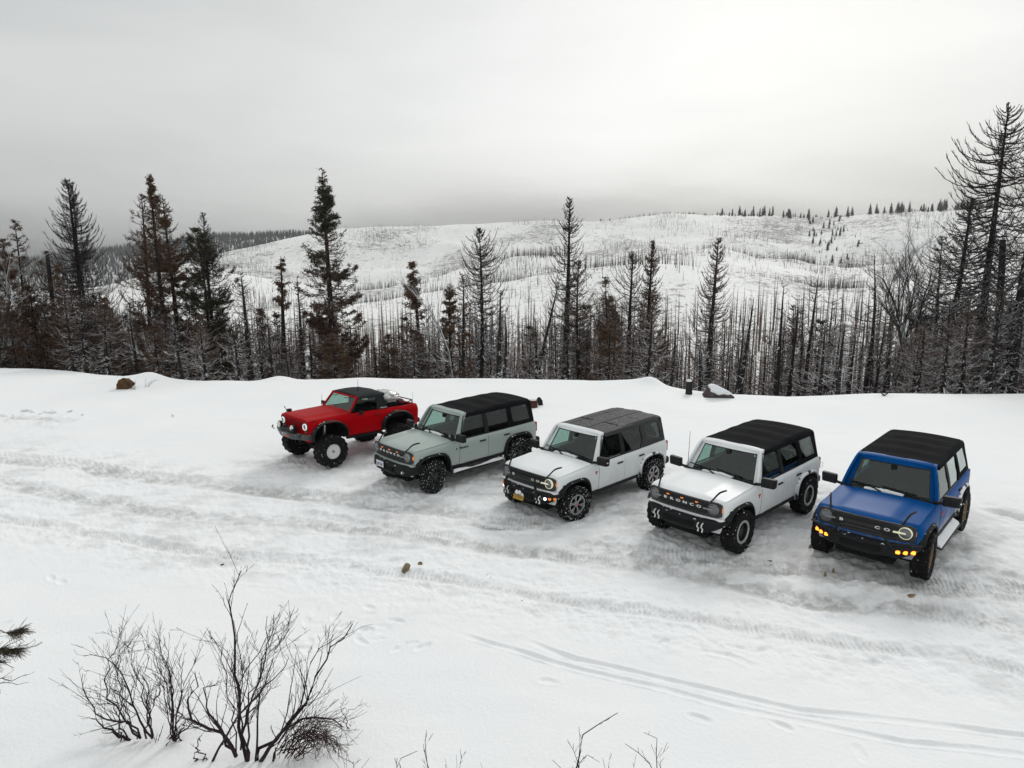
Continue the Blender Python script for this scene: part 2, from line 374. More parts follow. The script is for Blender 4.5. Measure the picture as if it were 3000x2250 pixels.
MHILL = bpy.data.materials.new('hill_snow'); MHILL.use_nodes = True; build_snow_mat(MHILL, True)

def dense_az(n): 
    inner = np.linspace(-41, 41, n)
    return np.concatenate([np.arange(-180, -62, 4.0), np.arange(-60, -41.05, .16), inner, np.arange(41.16, 60.1, .16), np.arange(62, 181, 4.0)[:-1], [180]])
inv = np.linspace(1/4.6, 1/60.0, 1000)
rs = np.concatenate([[0.05, 1, 2, 3, 3.8], 1/inv])
az = dense_az(1350)
x, y, F = polar(az, rs)
r_ = np.hypot(x, y); infov = (np.abs(np.degrees(np.arctan2(x, y))) < 60) & (r_ < 40)
z = zbase(x, y); dirt = np.zeros_like(x)
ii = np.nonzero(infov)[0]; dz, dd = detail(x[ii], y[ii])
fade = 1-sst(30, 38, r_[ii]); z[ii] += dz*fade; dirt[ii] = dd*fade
bh = np.abs(np.degrees(np.arctan2(x, y))) > 75
z = np.where(bh, zbase(x, y)*0+ -0.05*0, z)
me = fast_mesh('snow_ground', np.stack([x, y, z], -1), [F])
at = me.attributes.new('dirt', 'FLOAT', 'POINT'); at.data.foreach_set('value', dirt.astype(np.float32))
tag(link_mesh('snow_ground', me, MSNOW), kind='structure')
# far terrain: valley and hills
azf = np.concatenate([np.arange(-180, -62, 6.0), np.arange(-60, -43, 1.0), np.linspace(-42, 42, 760), np.arange(43, 61, 1.0), np.arange(62, 181, 6.0)])
rf = np.exp(np.linspace(math.log(59.9), math.log(4200), 620))
x, y, F = polar(azf, rf); z = zbase(x, y)-0.004
me = fast_mesh('snowy_hills', np.stack([x, y, z], -1), [F])
tag(link_mesh('snowy_hills', me, MHILL), kind='structure')

bm = bmesh.new(); bmesh.ops.create_cube(bm, size=1)
for v_ in bm.verts: v_.co = Vector((v_.co.x*5200, 1000+v_.co.y*3300, -125+(v_.co.z+.5)*250))
me = bpy.data.meshes.new('haze'); bm.to_mesh(me); bm.free()
MHZ = bpy.data.materials.new('haze'); MHZ.use_nodes = True; _n = MHZ.node_tree.nodes; _n.remove(_n['Principled BSDF'])
_v = _n.new('ShaderNodeVolumePrincipled'); _v.inputs['Color'].default_value = (.68, .70, .71, 1); _v.inputs['Density'].default_value = .00016; _v.inputs['Anisotropy'].default_value = 0
MHZ.node_tree.links.new(_v.outputs[0], _n['Material Output'].inputs['Volume'])
hz = link_mesh('haze', me, MHZ); tag(hz, 'thin grey winter mist filling the valley air', 'mist', kind='stuff')
# ---------------------------------------------------------------- trees
def tubes(P, Rd, sides=3):
    """P (N,K,3), Rd (N,K) -> verts, quads"""
    P = np.asarray(P, float); Rd = np.asarray(Rd, float); n, K, _ = P.shape
    T = np.gradient(P, axis=1); T /= np.linalg.norm(T, axis=2, keepdims=True)+1e-9
    ref = np.where(np.abs(T[:, :, 2:3]) > .9, np.array([1., 0, 0]), np.array([0, 0, 1.]))
    A = np.cross(T, ref); A /= np.linalg.norm(A, axis=2, keepdims=True)+1e-9
    B = np.cross(T, A)
    th = np.arange(sides)*2*math.pi/sides+math.pi/2
    V = P[:, :, None, :]+Rd[:, :, None, None]*(A[:, :, None, :]*np.cos(th)[None, None, :, None]+B[:, :, None, :]*np.sin(th)[None, None, :, None])
    i = np.arange(n)[:, None, None]*K*sides+np.arange(K-1)[None, :, None]*sides+np.arange(sides)[None, None, :]
    j = np.arange(n)[:, None, None]*K*sides+np.arange(K-1)[None, :, None]*sides+((np.arange(sides)+1) % sides)[None, None, :]
    F = np.stack([i, j, j+sides, i+sides], -1).reshape(-1, 4)
    return V.reshape(-1, 3), F
class Acc:
    def __init__(s): s.V = []; s.F = []; s.M = []; s.n = 0
    def add(s, V, F, m=0): s.V.append(V); s.F.append(np.asarray(F)+s.n); s.M.append(m); s.n += len(V)
    def mesh(s, name, smooth=True): return fast_mesh(name, np.concatenate(s.V), s.F, smooth, s.M)

MBARK = add_snow(mat('charred_bark', (.022, .020, .021), .9, spec=.2, noise=.45, nscale=5), .35, 3.0, .25, .2, (6, 13))
MTRUNK = mat('charred_trunk', (.020, .018, .019), .85, spec=.25, noise=.6, nscale=4, bump=.6, bscale=14)
MBRANCH = add_snow(mat('scorched_branch', (.040, .032, .031), .9, spec=.15, noise=.35, nscale=3), .75, 2.2, .32, .25, (6, 15))
MBROWNB = add_snow(mat('brown_branch', (.092, .056, .043), .9, spec=.15, noise=.4, nscale=3), .62, 2.2, .34, .25, (6, 14))
MGREYB = add_snow(mat('pale_bare_bark', (.11, .10, .09), .85, spec=.15, noise=.4, nscale=3), .9, 2.0, .1, .3)
MNBROWN = mat('dead_brown_needles', (.100, .060, .038), .85, spec=.15, noise=.55, nscale=1.6)
MNDARK = mat('scorched_dark_needles', (.036, .026, .019), .85, spec=.15, noise=.5, nscale=1.6)
MNOLIVE = mat('dull_green_needles', (.042, .042, .024), .85, spec=.15, noise=.5, nscale=1.6)
MNMIX = mat('green_top_brown_needles', (.05, .04, .02), .85, spec=.15)
_n = MNMIX.node_tree.nodes; _l = MNMIX.node_tree.links
_t = _n.new('ShaderNodeTexCoord'); _s = _n.new('ShaderNodeSeparateXYZ'); _l.new(_t.outputs['Object'], _s.inputs[0])
_x = _n.new('ShaderNodeTexNoise'); _x.inputs['Scale'].default_value = .8; _l.new(_t.outputs['Object'], _x.inputs['Vector'])
_a = _n.new('ShaderNodeMath'); _a.operation = 'MULTIPLY_ADD'; _l.new(_x.outputs['Fac'], _a.inputs[0]); _a.inputs[1].default_value = 5.0; _l.new(_s.outputs[2], _a.inputs[2])
_m = _n.new('ShaderNodeMapRange'); _l.new(_a.outputs[0], _m.inputs[0]); _m.inputs[1].default_value = 11.5; _m.inputs[2].default_value = 16.5
_c = _n.new('ShaderNodeMix'); _c.data_type = 'RGBA'; _l.new(_m.outputs[0], _c.inputs[0]); _c.inputs[6].default_value = (.088, .054, .038, 1); _c.inputs[7].default_value = (.050, .054, .032, 1)
_l.new(_c.outputs[2], _n['Principled BSDF'].inputs['Base Color'])

def conifer(H, r0, cb, Rm, nb, prof='cone', up=.55, a0=-5, twigs=9, tw=.26, rt=.0125, needles=0, nsize=.16, nfrac=(.2, 1), seed=0, bend=.25, broken=False, sparse=None, rb=.028, tip=.012, ksub=1.0):
    """returns meshes: trunk, branches, foliage (None if bare). cb: height where branches begin"""
    g = np.random.default_rng(seed)
    K = 14; s = np.linspace(0, 1, K)
    bx, by = g.normal(0, bend, 2); px, py = g.uniform(0, 6, 2)
    cx = bx*np.sin(s*3+px)*s; cy = by*np.sin(s*3+py)*s; cx -= cx[-1]*s; cy -= cy[-1]*s
    P = np.stack([cx, cy, s*H], -1); rad = r0*(1-s)**.85*(1+.35*np.exp(-s*25))+tip
    if broken: rad = r0*(1-.45*s)*(1+.3*np.exp(-s*25))
    V, F = tubes(P[None], rad[None], 9)
    T = Acc(); T.add(V, F); 
    n0 = len(V)-9; T.add(np.array([[*P[-1]]]), np.zeros((0, 3), int)); T.F.append(np.array([[n0+i, n0+(i+1) % 9, n0+9] for i in range(9)])); T.M.append(0)
    trunk = T.mesh('trunk')
    # branches
    t = np.sort(g.uniform(0, 1, nb)**(.9)); h = cb+(H*.995-cb)*t
    if prof == 'cone': p = (1-t)**.75*np.minimum(1, .55+t*2.2)
    elif prof == 'spire': p = (1-t)**.9*.8+.2*(1-t)**.3*(.3+.7*g.uniform(0, 1, nb))
    elif prof == 'column': p = np.minimum(1, (1-t)*3.2)**.7*(.65+.35*g.uniform(0, 1, nb))
    elif prof == 'stub': p = .25+.75*g.uniform(0, 1, nb)**2
    elif prof == 'round': p = np.sin(np.clip(t*.9+.12, 0, 1)*math.pi)**.6
    if sparse is not None: p = p*np.where(g.uniform(0, 1, nb) < sparse, g.uniform(.15, .5, nb), 1)
    Lb = 1.38*Rm*p*g.uniform(.62, 1.15, nb)*np.where(g.uniform(0, 1, nb) < .22, g.uniform(.2, .6, nb), 1)*(1+.55*vnoise(t*9, np.full(nb, seed*1.7), 3))+.10
    az = g.uniform(0, 2*math.pi, nb)+np.arange(nb)*2.4
    Kb = 6; sb = np.linspace(0, 1, Kb)
    sl = np.tan(np.radians(a0+g.normal(0, 11, nb)))[:, None]+ (t**2*.45)[:, None]
    upv = (up*g.uniform(.6, 1.3, nb))[:, None]
    drop = .22*(1-t)[:, None]
    rr_ = Lb[:, None]*sb[None, :]*(1-.10*sb[None, :]**2)
    zz = Lb[:, None]*(sl*sb-drop*np.sin(sb*math.pi)+upv*.75*sb**3.2)
    swirl = az[:, None]+g.normal(0, .18, nb)[:, None]*sb
    bxx = np.interp(h, P[:, 2], P[:, 0]); byy = np.interp(h, P[:, 2], P[:, 1])
    BP = np.stack([bxx[:, None]+np.cos(swirl)*rr_, byy[:, None]+np.sin(swirl)*rr_, h[:, None]+zz], -1)
    BR = (rb*(.35+.65*(Lb/Rm)))[:, None]*(1-.8*sb)[None, :]+.004
    A = Acc(); V, F = tubes(BP, BR, 3); A.add(V, F)
    pts = []
    if twigs:
        nt_ = twigs; idx = np.repeat(np.arange(nb), nt_); u = g.uniform(.15, 1, nb*nt_)
        k = np.clip((u*(Kb-1)).astype(int), 0, Kb-2); f = u*(Kb-1)-k
        O = BP[idx, k]*(1-f[:, None])+BP[idx, k+1]*f[:, None]
        D = BP[idx, k+1]-BP[idx, k]; D /= np.linalg.norm(D, axis=1, keepdims=True)+1e-9
        Sd = np.stack([-D[:, 1], D[:, 0], 0*u], -1)*np.where(g.uniform(0, 1, len(u)) < .5, -1, 1)[:, None]
        q = D*.8+Sd*g.uniform(.4, 1.1, len(u))[:, None]; q[:, 2] += g.uniform(-.25, .55, len(u)); q /= np.linalg.norm(q, axis=1, keepdims=True)
        Lt = tw*(.4+.6*Lb[idx])*(1.15-u*.6)*g.uniform(.5, 1.2, len(u))
        s3 = np.array([0, .5, 1.0]); TP = O[:, None, :]+q[:, None, :]*(Lt[:, None]*s3)[:, :, None]; TP[:, :, 2] += (Lt[:, None]*s3**2*.25*up)
        TR = np.full((len(u), 3), rt)*np.array([1, .8, .45]); V, F = tubes(TP, TR, 3); A.add(V, F)
        pts = [TP[:, 1], TP[:, 2], O]
    branches = A.mesh('branches')
    fol = None
    if needles:
        C = np.concatenate(pts) if len(pts) else BP[:, 2:].reshape(-1, 3)
        tt = (C[:, 2]-cb)/(H-cb); m = (tt > nfrac[0]) & (tt < nfrac[1]+.05); C = C[m]
        w = .5+vnoise(C[:, 0]*1.1+C[:, 1]*.9, C[:, 2]*1.3, seed+5); w = np.clip(w, .03, 1)**2.2*(.12+np.hypot(C[:, 0], C[:, 1])); w /= w.sum()
        needles = int(needles*1.7); pick = C[g.choice(len(C), needles, p=w)]+g.normal(0, nsize*.30, (needles, 3))*np.array([1, 1, .7])
        d = g.normal(0, 1, (needles, 3)); d[:, 2] = d[:, 2]*.6-.35; d /= np.linalg.norm(d, axis=1, keepdims=True)
        e = np.cross(d, g.normal(0, 1, (needles, 3))); e /= np.linalg.norm(e, axis=1, keepdims=True)
        ln = nsize*g.uniform(.5, 1.3, needles)[:, None]; wd = ln*.13
        V = np.stack([pick, pick+d*ln*.5+e*wd, pick+d*ln, pick+d*ln*.5-e*wd], 1).reshape(-1, 3)
        fol = fast_mesh('foliage', V, [np.arange(len(V)).reshape(-1, 4)], False)
    return trunk, branches, fol

def place_tree(name, ms, mats, loc, rotz, scale, lean=(0, 0), label=None, cat='tree', group=None):
    o = empty(name, loc); o.scale = (scale[0], scale[0], scale[1]) if isinstance(scale, tuple) else (scale,)*3
    o.rotation_euler = (lean[0], lean[1], rotz) if lean == (0, 0) else (Matrix.Rotation(lean[1], 3, 'Y') @ Matrix.Rotation(lean[0], 3, 'X') @ Matrix.Rotation(rotz, 3, 'Z')).to_euler()
    tag(o, label, cat, group)
    for nm, me, m in zip(('trunk', 'branches', 'foliage'), ms, mats):
        if me is None: continue
        if not me.materials: me.materials.append(m)
        c = bpy.data.objects.new(nm, me); COL.objects.link(c); c.parent = o
    return o

# hero trees: (name, top px, base px, plane distance, kind, crown half width px, mats, label)
NIL = None
B3 = (MTRUNK, MBRANCH, MNDARK); BB = (MTRUNK, MBROWNB, MNBROWN); BM = (MTRUNK, MBROWNB, MNMIX); BO = (MTRUNK, MBROWNB, MNOLIVE)
def hero(i, name, top, base, D, hw, mats, label, r0=.2, **k):
    """trunk axis runs through the photo's top and foot of the tree on the vertical plane y=D"""
    a = ony(*top, D); b = ony(*base, D); d = (a-b).normalized()
    t = 0; p = b.copy()
    for _ in range(400):
        if gz(p.x, p.y) >= p.z: break
        p = p-d*.08
    H = (a-p).length
    px = FPX/D
    cb = k.pop('cb', .3)*H
    ms = conifer(H, r0, cb, hw/px, seed=100+i, **k)
    tilt = math.atan2(d.x, d.z)
    return place_tree(name, ms, mats, p, 0, 1, (0, tilt), label)
HERO = [
 ('dead_conifer', (42, 645), (95, 1060), 50, 81, BB, 'small half-bare brown conifer near the left edge of the photo', dict(nb=132, twigs=12, needles=5200, nfrac=(.0, 1), prof='spire', up=.4, cb=.2)),
 ('dead_conifer', (8, 700), (25, 1060), 47, 72, BB, 'drooping rust brown conifer cut by the left edge of the photo', dict(nb=144, twigs=12, needles=9000, prof='column', up=.3, cb=.1)),
 ('dead_conifer', (197, 524), (262, 1072), 52, 124, B3, 'tall black needleless conifer with a wide even cone of branches near the left end', dict(nb=504, twigs=17, tw=.27, up=.6, a0=-6, rt=.014, cb=.33, prof='cone', r0=.42, rb=.03)),
 ('dead_conifer', (212, 530), (240, 1072), 52.6, 78, B3, 'second black stem rising close beside the tall coned conifer at left', dict(nb=72, twigs=11, up=.7, cb=.45, prof='cone', r0=.22)),
 ('dead_conifer', (137, 735), (165, 1062), 49, 52, BB, 'dark conifer with a thick scorched broken top, just left of the wide black cone tree', dict(nb=132, twigs=11, needles=4200, nfrac=(.2, 1), prof='column', up=.2, cb=.35, r0=.22, broken=True)),
 ('dead_conifer', (438, 508), (500, 1095), 47, 107, BB, 'tallest of the brown conifers in the left clump, with a bare tufted spire', dict(nb=266, twigs=10, needles=16150, nfrac=(0, 1), prof='cone', up=.35, cb=.15, r0=.3, sparse=.2)),
 ('dead_conifer', (414, 565), (440, 1090), 50, 135, BB, 'half-bare brown conifer on the left side of the clump of three', dict(nb=308, twigs=10, needles=15300, nfrac=(0, .9), prof='cone', up=.45, cb=.12, r0=.26)),
 ('dead_conifer', (475, 570), (530, 1098), 49, 125, BB, 'rust brown needled conifer on the right side of the clump of three', dict(nb=336, twigs=10, needles=25500, nfrac=(0, 1), prof='cone', up=.35, cb=.1, r0=.26)),
 ('dead_conifer', (574, 668), (600, 1102), 48, 72, BO, 'shorter olive brown conifer left of the pair behind the snow bank', dict(nb=280, twigs=9, needles=18700, prof='column', up=.3, cb=.12, r0=.2)),
 ('dead_conifer', (594, 622), (640, 1103), 49.5, 114, B3, 'dark fine-branched conifer, the taller of a pair left of the tall green-topped one', dict(nb=392, twigs=11, needles=11900, nfrac=(0, .8), prof='cone', up=.45, cb=.15, r0=.25)),
 ('green_topped_conifer', (943, 490), (985, 1100), 43, 93, BM, 'tall narrow conifer with green needles at its top and brown ones below', dict(nb=480, twigs=14, tw=.22, needles=30000, nsize=.17, nfrac=(.02, 1), prof='cone', up=.2, a0=-8, cb=.10, r0=.30)),
 ('dead_conifer', (822, 750), (828, 1095), 44, 30, BB, 'slender snag with a few brown tufts on top, left of the green-topped conifer', dict(nb=96, twigs=8, needles=1500, nfrac=(.6, 1), prof='stub', up=.2, cb=.3, r0=.27)),
 ('dead_conifer', (1208, 768), (1228, 1102), 43, 72, BB, 'brown conifer with loose tufts of dead needles behind the red pickup', dict(nb=144, twigs=11, needles=6500, nsize=.2, nfrac=(0, 1), prof='cone', up=.25, cb=.1, r0=.2, sparse=.45)),
 ('dead_conifer', (1404, 670), (1400, 1103), 46, 68, B3, 'bare black conifer with a dense feathery top, above the sage green vehicle', dict(nb=252, twigs=15, prof='column', up=.55, cb=.38, r0=.22)),
 ('dead_conifer', (1668, 578), (1655, 1104), 45, 86, B3, 'tallest bare black conifer in the middle of the tree line', dict(nb=300, twigs=15, prof='cone', up=.5, cb=.3, r0=.30, a0=0)),
 ('dead_conifer', (1695, 760), (1700, 1104), 44, 52, BB, 'slim brownish conifer just right of the tallest bare one', dict(nb=204, twigs=11, needles=1500, prof='column', up=.3, cb=.15, r0=.16)),
 ('dead_conifer', (1856, 738), (1838, 1113), 44, 81, B3, 'bare conifer with long straight upswept branches, left of the purple-brown one', dict(nb=156, twigs=12, prof='round', up=.5, a0=12, cb=.3, r0=.26)),
 ('dead_conifer', (1912, 706), (1888, 1116), 43.5, 65, BB, 'purple-brown fine-branched conifer behind the first white vehicle', dict(nb=336, twigs=15, needles=2500, prof='cone', up=.5, cb=.2, r0=.26)),
 ('dead_conifer', (2105, 698), (2075, 1135), 41, 81, BB, 'bare brownish conifer leaning slightly right, rising behind the snow-capped boulder', dict(nb=252, twigs=15, prof='cone', up=.5, a0=3, cb=.32, r0=.28)),
 ('dead_conifer', (1772, 812), (1785, 1108), 42, 44, BB, 'small thin conifer with drooping brown branchlets between two bare snags', dict(nb=144, twigs=11, needles=2500, prof='cone', up=.2, cb=.1, r0=.12)),
 ('burnt_snag', (2209, 870), (2170, 1140), 38, 25, B3, 'thick black snag leaning right, first one to the right of the boulder', dict(nb=44, twigs=4, prof='stub', up=.3, cb=.2, r0=.23)),
 ('burnt_snag', (2297, 833), (2276, 1144), 38.5, 37, B3, 'straight black pole with thin side twigs between two leaning snags', dict(nb=60, twigs=5, prof='stub', up=.3, cb=.2, r0=.20)),
 ('burnt_snag', (2338, 868), (2312, 1143), 40, 32, B3, 'slim leaning black snag with a hooked top, right of the straight pole', dict(nb=60, twigs=5, prof='stub', up=.3, cb=.2, r0=.16)),
 ('burnt_snag', (2398, 806), (2363, 1144), 39, 44, B3, 'tall leaning snag with short side branches above the second white vehicle', dict(nb=70, twigs=6, prof='stub', up=.4, cb=.3, r0=.2)),
 ('burnt_snag', (2440, 880), (2420, 1143), 40, 28, B3, 'short thin leaning snag behind the second white vehicle roof', dict(nb=50, twigs=5, prof='stub', up=.3, cb=.2, r0=.15)),
 ('burnt_snag', (2561, 760), (2530, 1142), 38, 30, B3, 'tall thin isolated black pole right of centre, almost without branches', dict(nb=44, twigs=3, prof='stub', up=.3, cb=.3, r0=.18)),
 ('dead_conifer', (2956, 300), (2852, 1138), 40, 110, B3, 'tallest black conifer at the right, leaning, with ragged upswept branches', dict(nb=312, twigs=18, tw=.22, prof='round', up=.5, a0=-8, cb=.42, r0=.36, rb=.035)),
 ('dead_conifer', (2846, 575), (2775, 1140), 38, 114, B3, 'dense black conifer leaning right with level snow-lined boughs, left of the tallest', dict(nb=312, twigs=17, prof='column', up=.2, a0=-6, cb=.25, r0=.32)),
 ('dead_conifer', (2762, 690), (2735, 1140), 41, 75, B3, 'narrow black conifer with level branches, leftmost of the leaning trio at right', dict(nb=204, twigs=13, prof='column', up=.15, a0=-4, cb=.25, r0=.2)),
 ('burnt_snag', (2938, 702), (2915, 1140), 37, 51, B3, 'thick broken-topped snag near the right edge of the photo', dict(nb=120, twigs=9, prof='stub', up=.1, a0=-8, cb=.1, r0=.26, broken=True)),
 ('dead_conifer', (3068, 330), (2950, 1140), 36, 132, B3, 'large dark conifer mostly outside the right edge, its boughs reaching into the photo', dict(nb=240, twigs=17, prof='column', up=.4, a0=-2, cb=.2, r0=.35)),
 ('burnt_snag', (1640, 815), (1573, 1103), 40, 23, B3, 'forked black snag with a second upright stem, left of the tallest bare conifer', dict(nb=50, twigs=5, prof='stub', up=.8, cb=.4, r0=.17)),
 ('burnt_snag', (1467, 850), (1463, 1102), 40, 23, B3, 'straight black snag standing right of the feathery-topped conifer', dict(nb=60, twigs=5, prof='stub', up=.3, cb=.2, r0=.22)),
 ('burnt_snag', (1355, 800), (1362, 1102), 41, 34, BB, 'slim brown-tinged conifer just left of the feathery-topped conifer', dict(nb=150, twigs=8, prof='column', needles=1600, up=.2, cb=.1, r0=.16)),
 ('burnt_snag', (1318, 830), (1330, 1102), 41, 29, BB, 'thin conifer with a tufted dark head above the sage vehicle bonnet', dict(nb=120, twigs=8, prof='column', needles=2500, nfrac=(.6, 1), up=.2, cb=.2, r0=.15)),
 ('burnt_snag', (705, 800), (735, 1104), 41, 44, B3, 'pair-like black snag with tight short twigs, right of the olive brown conifer', dict(nb=160, twigs=7, prof='column', up=.3, cb=.15, r0=.27)),
 ('burnt_snag', (870, 810), (888, 1100), 42, 34, BB, 'thin brown snag immediately left of the green-topped conifer', dict(nb=120, twigs=7, prof='column', up=.2, cb=.1, r0=.18)),
]
for i, (nm, top, base, D, hw, mats, lab, kw) in enumerate(HERO):
    hero(i, nm, top, base, D, hw, mats, lab, **kw)

# ---- pale bare broadleaf trees and bushes (recursive)
def bush(stems, seed, levels=3, nsub=5, spread=.7, upk=.25, rmul=.6, lmul=.55, wig=.05, K=6, sides=4):
    """stems: list of (points list[Vector], r0). returns Acc with all limbs"""
    g = np.random.default_rng(seed); A = Acc()
    def interp(P, n):
        P = np.array([list(p) for p in P]); d = np.r_[0, np.cumsum(np.linalg.norm(np.diff(P, axis=0), axis=1))]
        s = np.linspace(0, d[-1], n); return np.stack([np.interp(s, d, P[:, k]) for k in range(3)], -1), d[-1]
    cur = []
    for P, r in stems:
        Q, Ln = interp(P, 12); Q[1:] += g.normal(0, wig*.4, (11, 3)); rad = np.linspace(r, r*.22, 12)
        V, F = tubes(Q[None], rad[None], 6); A.add(V, F); cur.append((Q, rad, Ln))
    for lv in range(levels):
        nxt = []; PP = []; RR = []
        for Q, rad, Ln in cur:
            m = max(2, int(nsub*(1.0 if lv else 1.6)*min(1.5, max(.4, Ln))))
            for _ in range(m):
                u = g.uniform(.18, .98)*(len(Q)-1); k = min(int(u), len(Q)-2); o = Q[k]+(Q[k+1]-Q[k])*(u-k)
                d = Q[k+1]-Q[k]; d = d/(np.linalg.norm(d)+1e-9); e = g.normal(0, 1, 3); e -= d*np.dot(e, d); e /= np.linalg.norm(e)+1e-9
                dr = d+e*spread*g.uniform(.5, 1.4); dr[2] += upk; dr /= np.linalg.norm(dr)
                l_ = Ln*lmul*g.uniform(.35, 1.1)*(1.1-.5*u/len(Q)); s = np.linspace(0, 1, K)[:, None]
                cv = g.normal(0, .25, 3)*l_; cv[2] = abs(cv[2])*.8
                P = o+dr*l_*s+cv*s**2+np.cumsum(g.normal(0, wig*l_*.35, (K, 3)), 0)*(s > 0)
                r0 = max(.0022, np.interp(u, np.arange(len(rad)), rad)*rmul); rr2 = np.linspace(r0, max(.0016, r0*.35), K)
                PP.append(P); RR.append(rr2); nxt.append((P, rr2, l_))
        if PP:
            V, F = tubes(np.array(PP), np.array(RR), sides if lv == 0 else 3); A.add(V, F)
        cur = nxt
    return A
def stemline(pts, Y, dy=0, r=.03):
    n = len(pts); return ([ony(u, v, Y+dy*i/(n-1)) for i, (u, v) in enumerate(pts)], r)
def bare_tree(name, stems, m, label, cat='tree', **k):
    A = bush(stems, **k); V = np.concatenate(A.V); b = V[V[:, 2].argmin()].copy()
    b = np.array(list(stems[0][0][0])); A.V = [v-b for v in A.V]
    root = empty(name, tuple(b)); tag(root, label, cat)
    st = Acc(); st.add(A.V[0], A.F[0])
    n0 = len(stems); # stems are the first n0 entries
    S = Acc(); T = Acc(); off = 0
    for i, (v, f) in enumerate(zip(A.V, A.F)):
        f = f-off; off += len(v); (S if i < n0 else T).add(v, f)
    link_mesh('stems', S.mesh('stems'), m, root); link_mesh('twigs', T.mesh('twigs'), m, root)
    return root
bare_tree('bare_broadleaf_tree', [stemline([(2, 1085), (12, 1000), (18, 900), (24, 800), (28, 760)], 41, .5, .07), stemline([(5, 1060), (30, 1010), (35, 935)], 41, .6, .045), stemline([(8, 1040), (40, 1005), (60, 1000)], 41, 1, .04), stemline([(15, 890), (45, 870), (75, 872)], 41, 1, .03)], MGREYB,
          'pale bare broadleaf tree with snowy limbs at the left edge', seed=1, levels=3, nsub=5)
bare_tree('bare_broadleaf_tree', [stemline([(1325, 1110), (1318, 1040), (1300, 990), (1268, 930), (1232, 880), (1205, 850)], 40, -1, .065), stemline([(1322, 1060), (1290, 1058), (1255, 1060)], 40, 1, .05), stemline([(1312, 1000), (1270, 985), (1230, 975)], 40, 1, .05)], MGREYB,
          'arched broken broadleaf trunk with snow along its upper side, bent to the left', seed=2, levels=2, nsub=5)
bare_tree('bare_broadleaf_tree', [stemline([(2615, 1145), (2640, 1000), (2625, 900), (2590, 820), (2560, 800)], 41, 1, .13), stemline([(2640, 1010), (2665, 900), (2660, 800), (2680, 730)], 41, 2, .09), stemline([(2620, 1120), (2680, 980), (2705, 880), (2730, 800)], 41, -1, .10), stemline([(2632, 950), (2600, 880), (2610, 790)], 41, 2, .06)], MBRANCH,
          'dark many-stemmed bare broadleaf tree with a rounded twiggy crown, left of the leaning conifers', seed=3, levels=4, nsub=7, spread=.55, upk=.15)
bare_tree('bare_broadleaf_tree', [stemline([(470, 1098), (440, 1060), (415, 1050), (385, 1010)], 39, 1, .05), stemline([(440, 1058), (400, 1035), (370, 1030)], 39, 0, .04)], MGREYB,
          'low pale limbs arching behind the brown boulder at left', seed=5, levels=3, nsub=6)
bare_tree('bare_broadleaf_tree', [stemline([(600, 1085), (560, 1060), (520, 1055)], 41, 1, .04), stemline([(598, 1090), (590, 1040), (600, 990)], 41, 1, .04)], MGREYB,
          'small pale twisted broadleaf tree under the dark conifer pair', seed=6, levels=3, nsub=5)

# ---- the dense stand behind the snow bank: shared variants, one object per tree
VAR = {}
def var(key, n, mats, **k):
    VAR[key] = [(conifer(seed=500+hash_(key)+j, **k), mats) for j in range(n)]
def hash_(s): return sum(ord(c)*(i+3) for i, c in enumerate(s)) % 1000
var('pole', 3, (MBARK, MBRANCH, None), H=13, r0=.19, cb=3, Rm=1.2, nb=90, prof='stub', up=.3, twigs=6, tw=.35, bend=.2)
var('fine', 4, (MBARK, MBROWNB, None), H=13, r0=.18, cb=1.5, Rm=1.45, nb=190, prof='column', up=.3, twigs=10, tw=.24, rt=.012, bend=.2)
var('brown', 3, (MBARK, MBROWNB, MNBROWN), H=11, r0=.12, cb=.6, Rm=1.7, nb=220, prof='cone', up=.25, twigs=9, tw=.22, needles=7000, nsize=.17, bend=.2)
var('dull', 3, (MBARK, MBROWNB, MNDARK), H=11, r0=.12, cb=.6, Rm=1.5, nb=220, prof='column', up=.2, twigs=9, tw=.22, needles=4500, nsize=.16, bend=.2)
ZONES = [(250, 'at the far left end of the tree line'), (560, 'among the tall brown clump at left'), (800, 'in the stand left of the green-topped conifer'), (1050, 'around the foot of the green-topped conifer'), (1320, 'in the stand behind the red pickup'), (1560, 'in the stand behind the sage green vehicle'), (1800, 'around the tallest bare conifer in the middle'), (2060, 'in the stand left of the snow-capped boulder'), (2330, 'in the open stand just right of the boulder'), (2600, 'in the open stand behind the second white vehicle'), (2800, 'under the leaning black conifers at right'), (9999, 'at the far right end of the tree line')]
GL = {'pole': ('burnt_snag', 'charred pole-like trunk'),
      'fine': ('dead_conifer', 'black conifer with bare twigs'),
      'brown': ('dead_conifer', 'rust brown needled conifer'),
      'dull': ('dead_conifer', 'dark scorched conifer')}
g = np.random.default_rng(11)
placed = []
def mixfor(u):
    if u < 420: return dict(pole=.12, fine=.25, brown=.38, dull=.25)
    if u < 760: return dict(pole=.26, fine=.42, brown=.16, dull=.16)
    if u < 1350: return dict(pole=.30, fine=.34, brown=.20, dull=.16)
    if u < 1950: return dict(pole=.38, fine=.46, brown=.06, dull=.10)
    if u < 2580: return dict(pole=.62, fine=.36, brown=.0, dull=.02)
    return dict(pole=.35, fine=.58, brown=.02, dull=.05)
def topline(u, g):
    lo = np.interp(u, [0, 250, 600, 900, 1300, 1700, 2100, 2500, 2700, 3000], [800, 830, 880, 900, 880, 850, 900, 880, 850, 800])
    hi = np.interp(u, [0, 250, 600, 900, 1300, 1700, 2100, 2500, 2700, 3000], [980, 1000, 1040, 1040, 1040, 1030, 1050, 1040, 1010, 990])
    return lo+(hi-lo)*g.beta(1.5, 1.3)
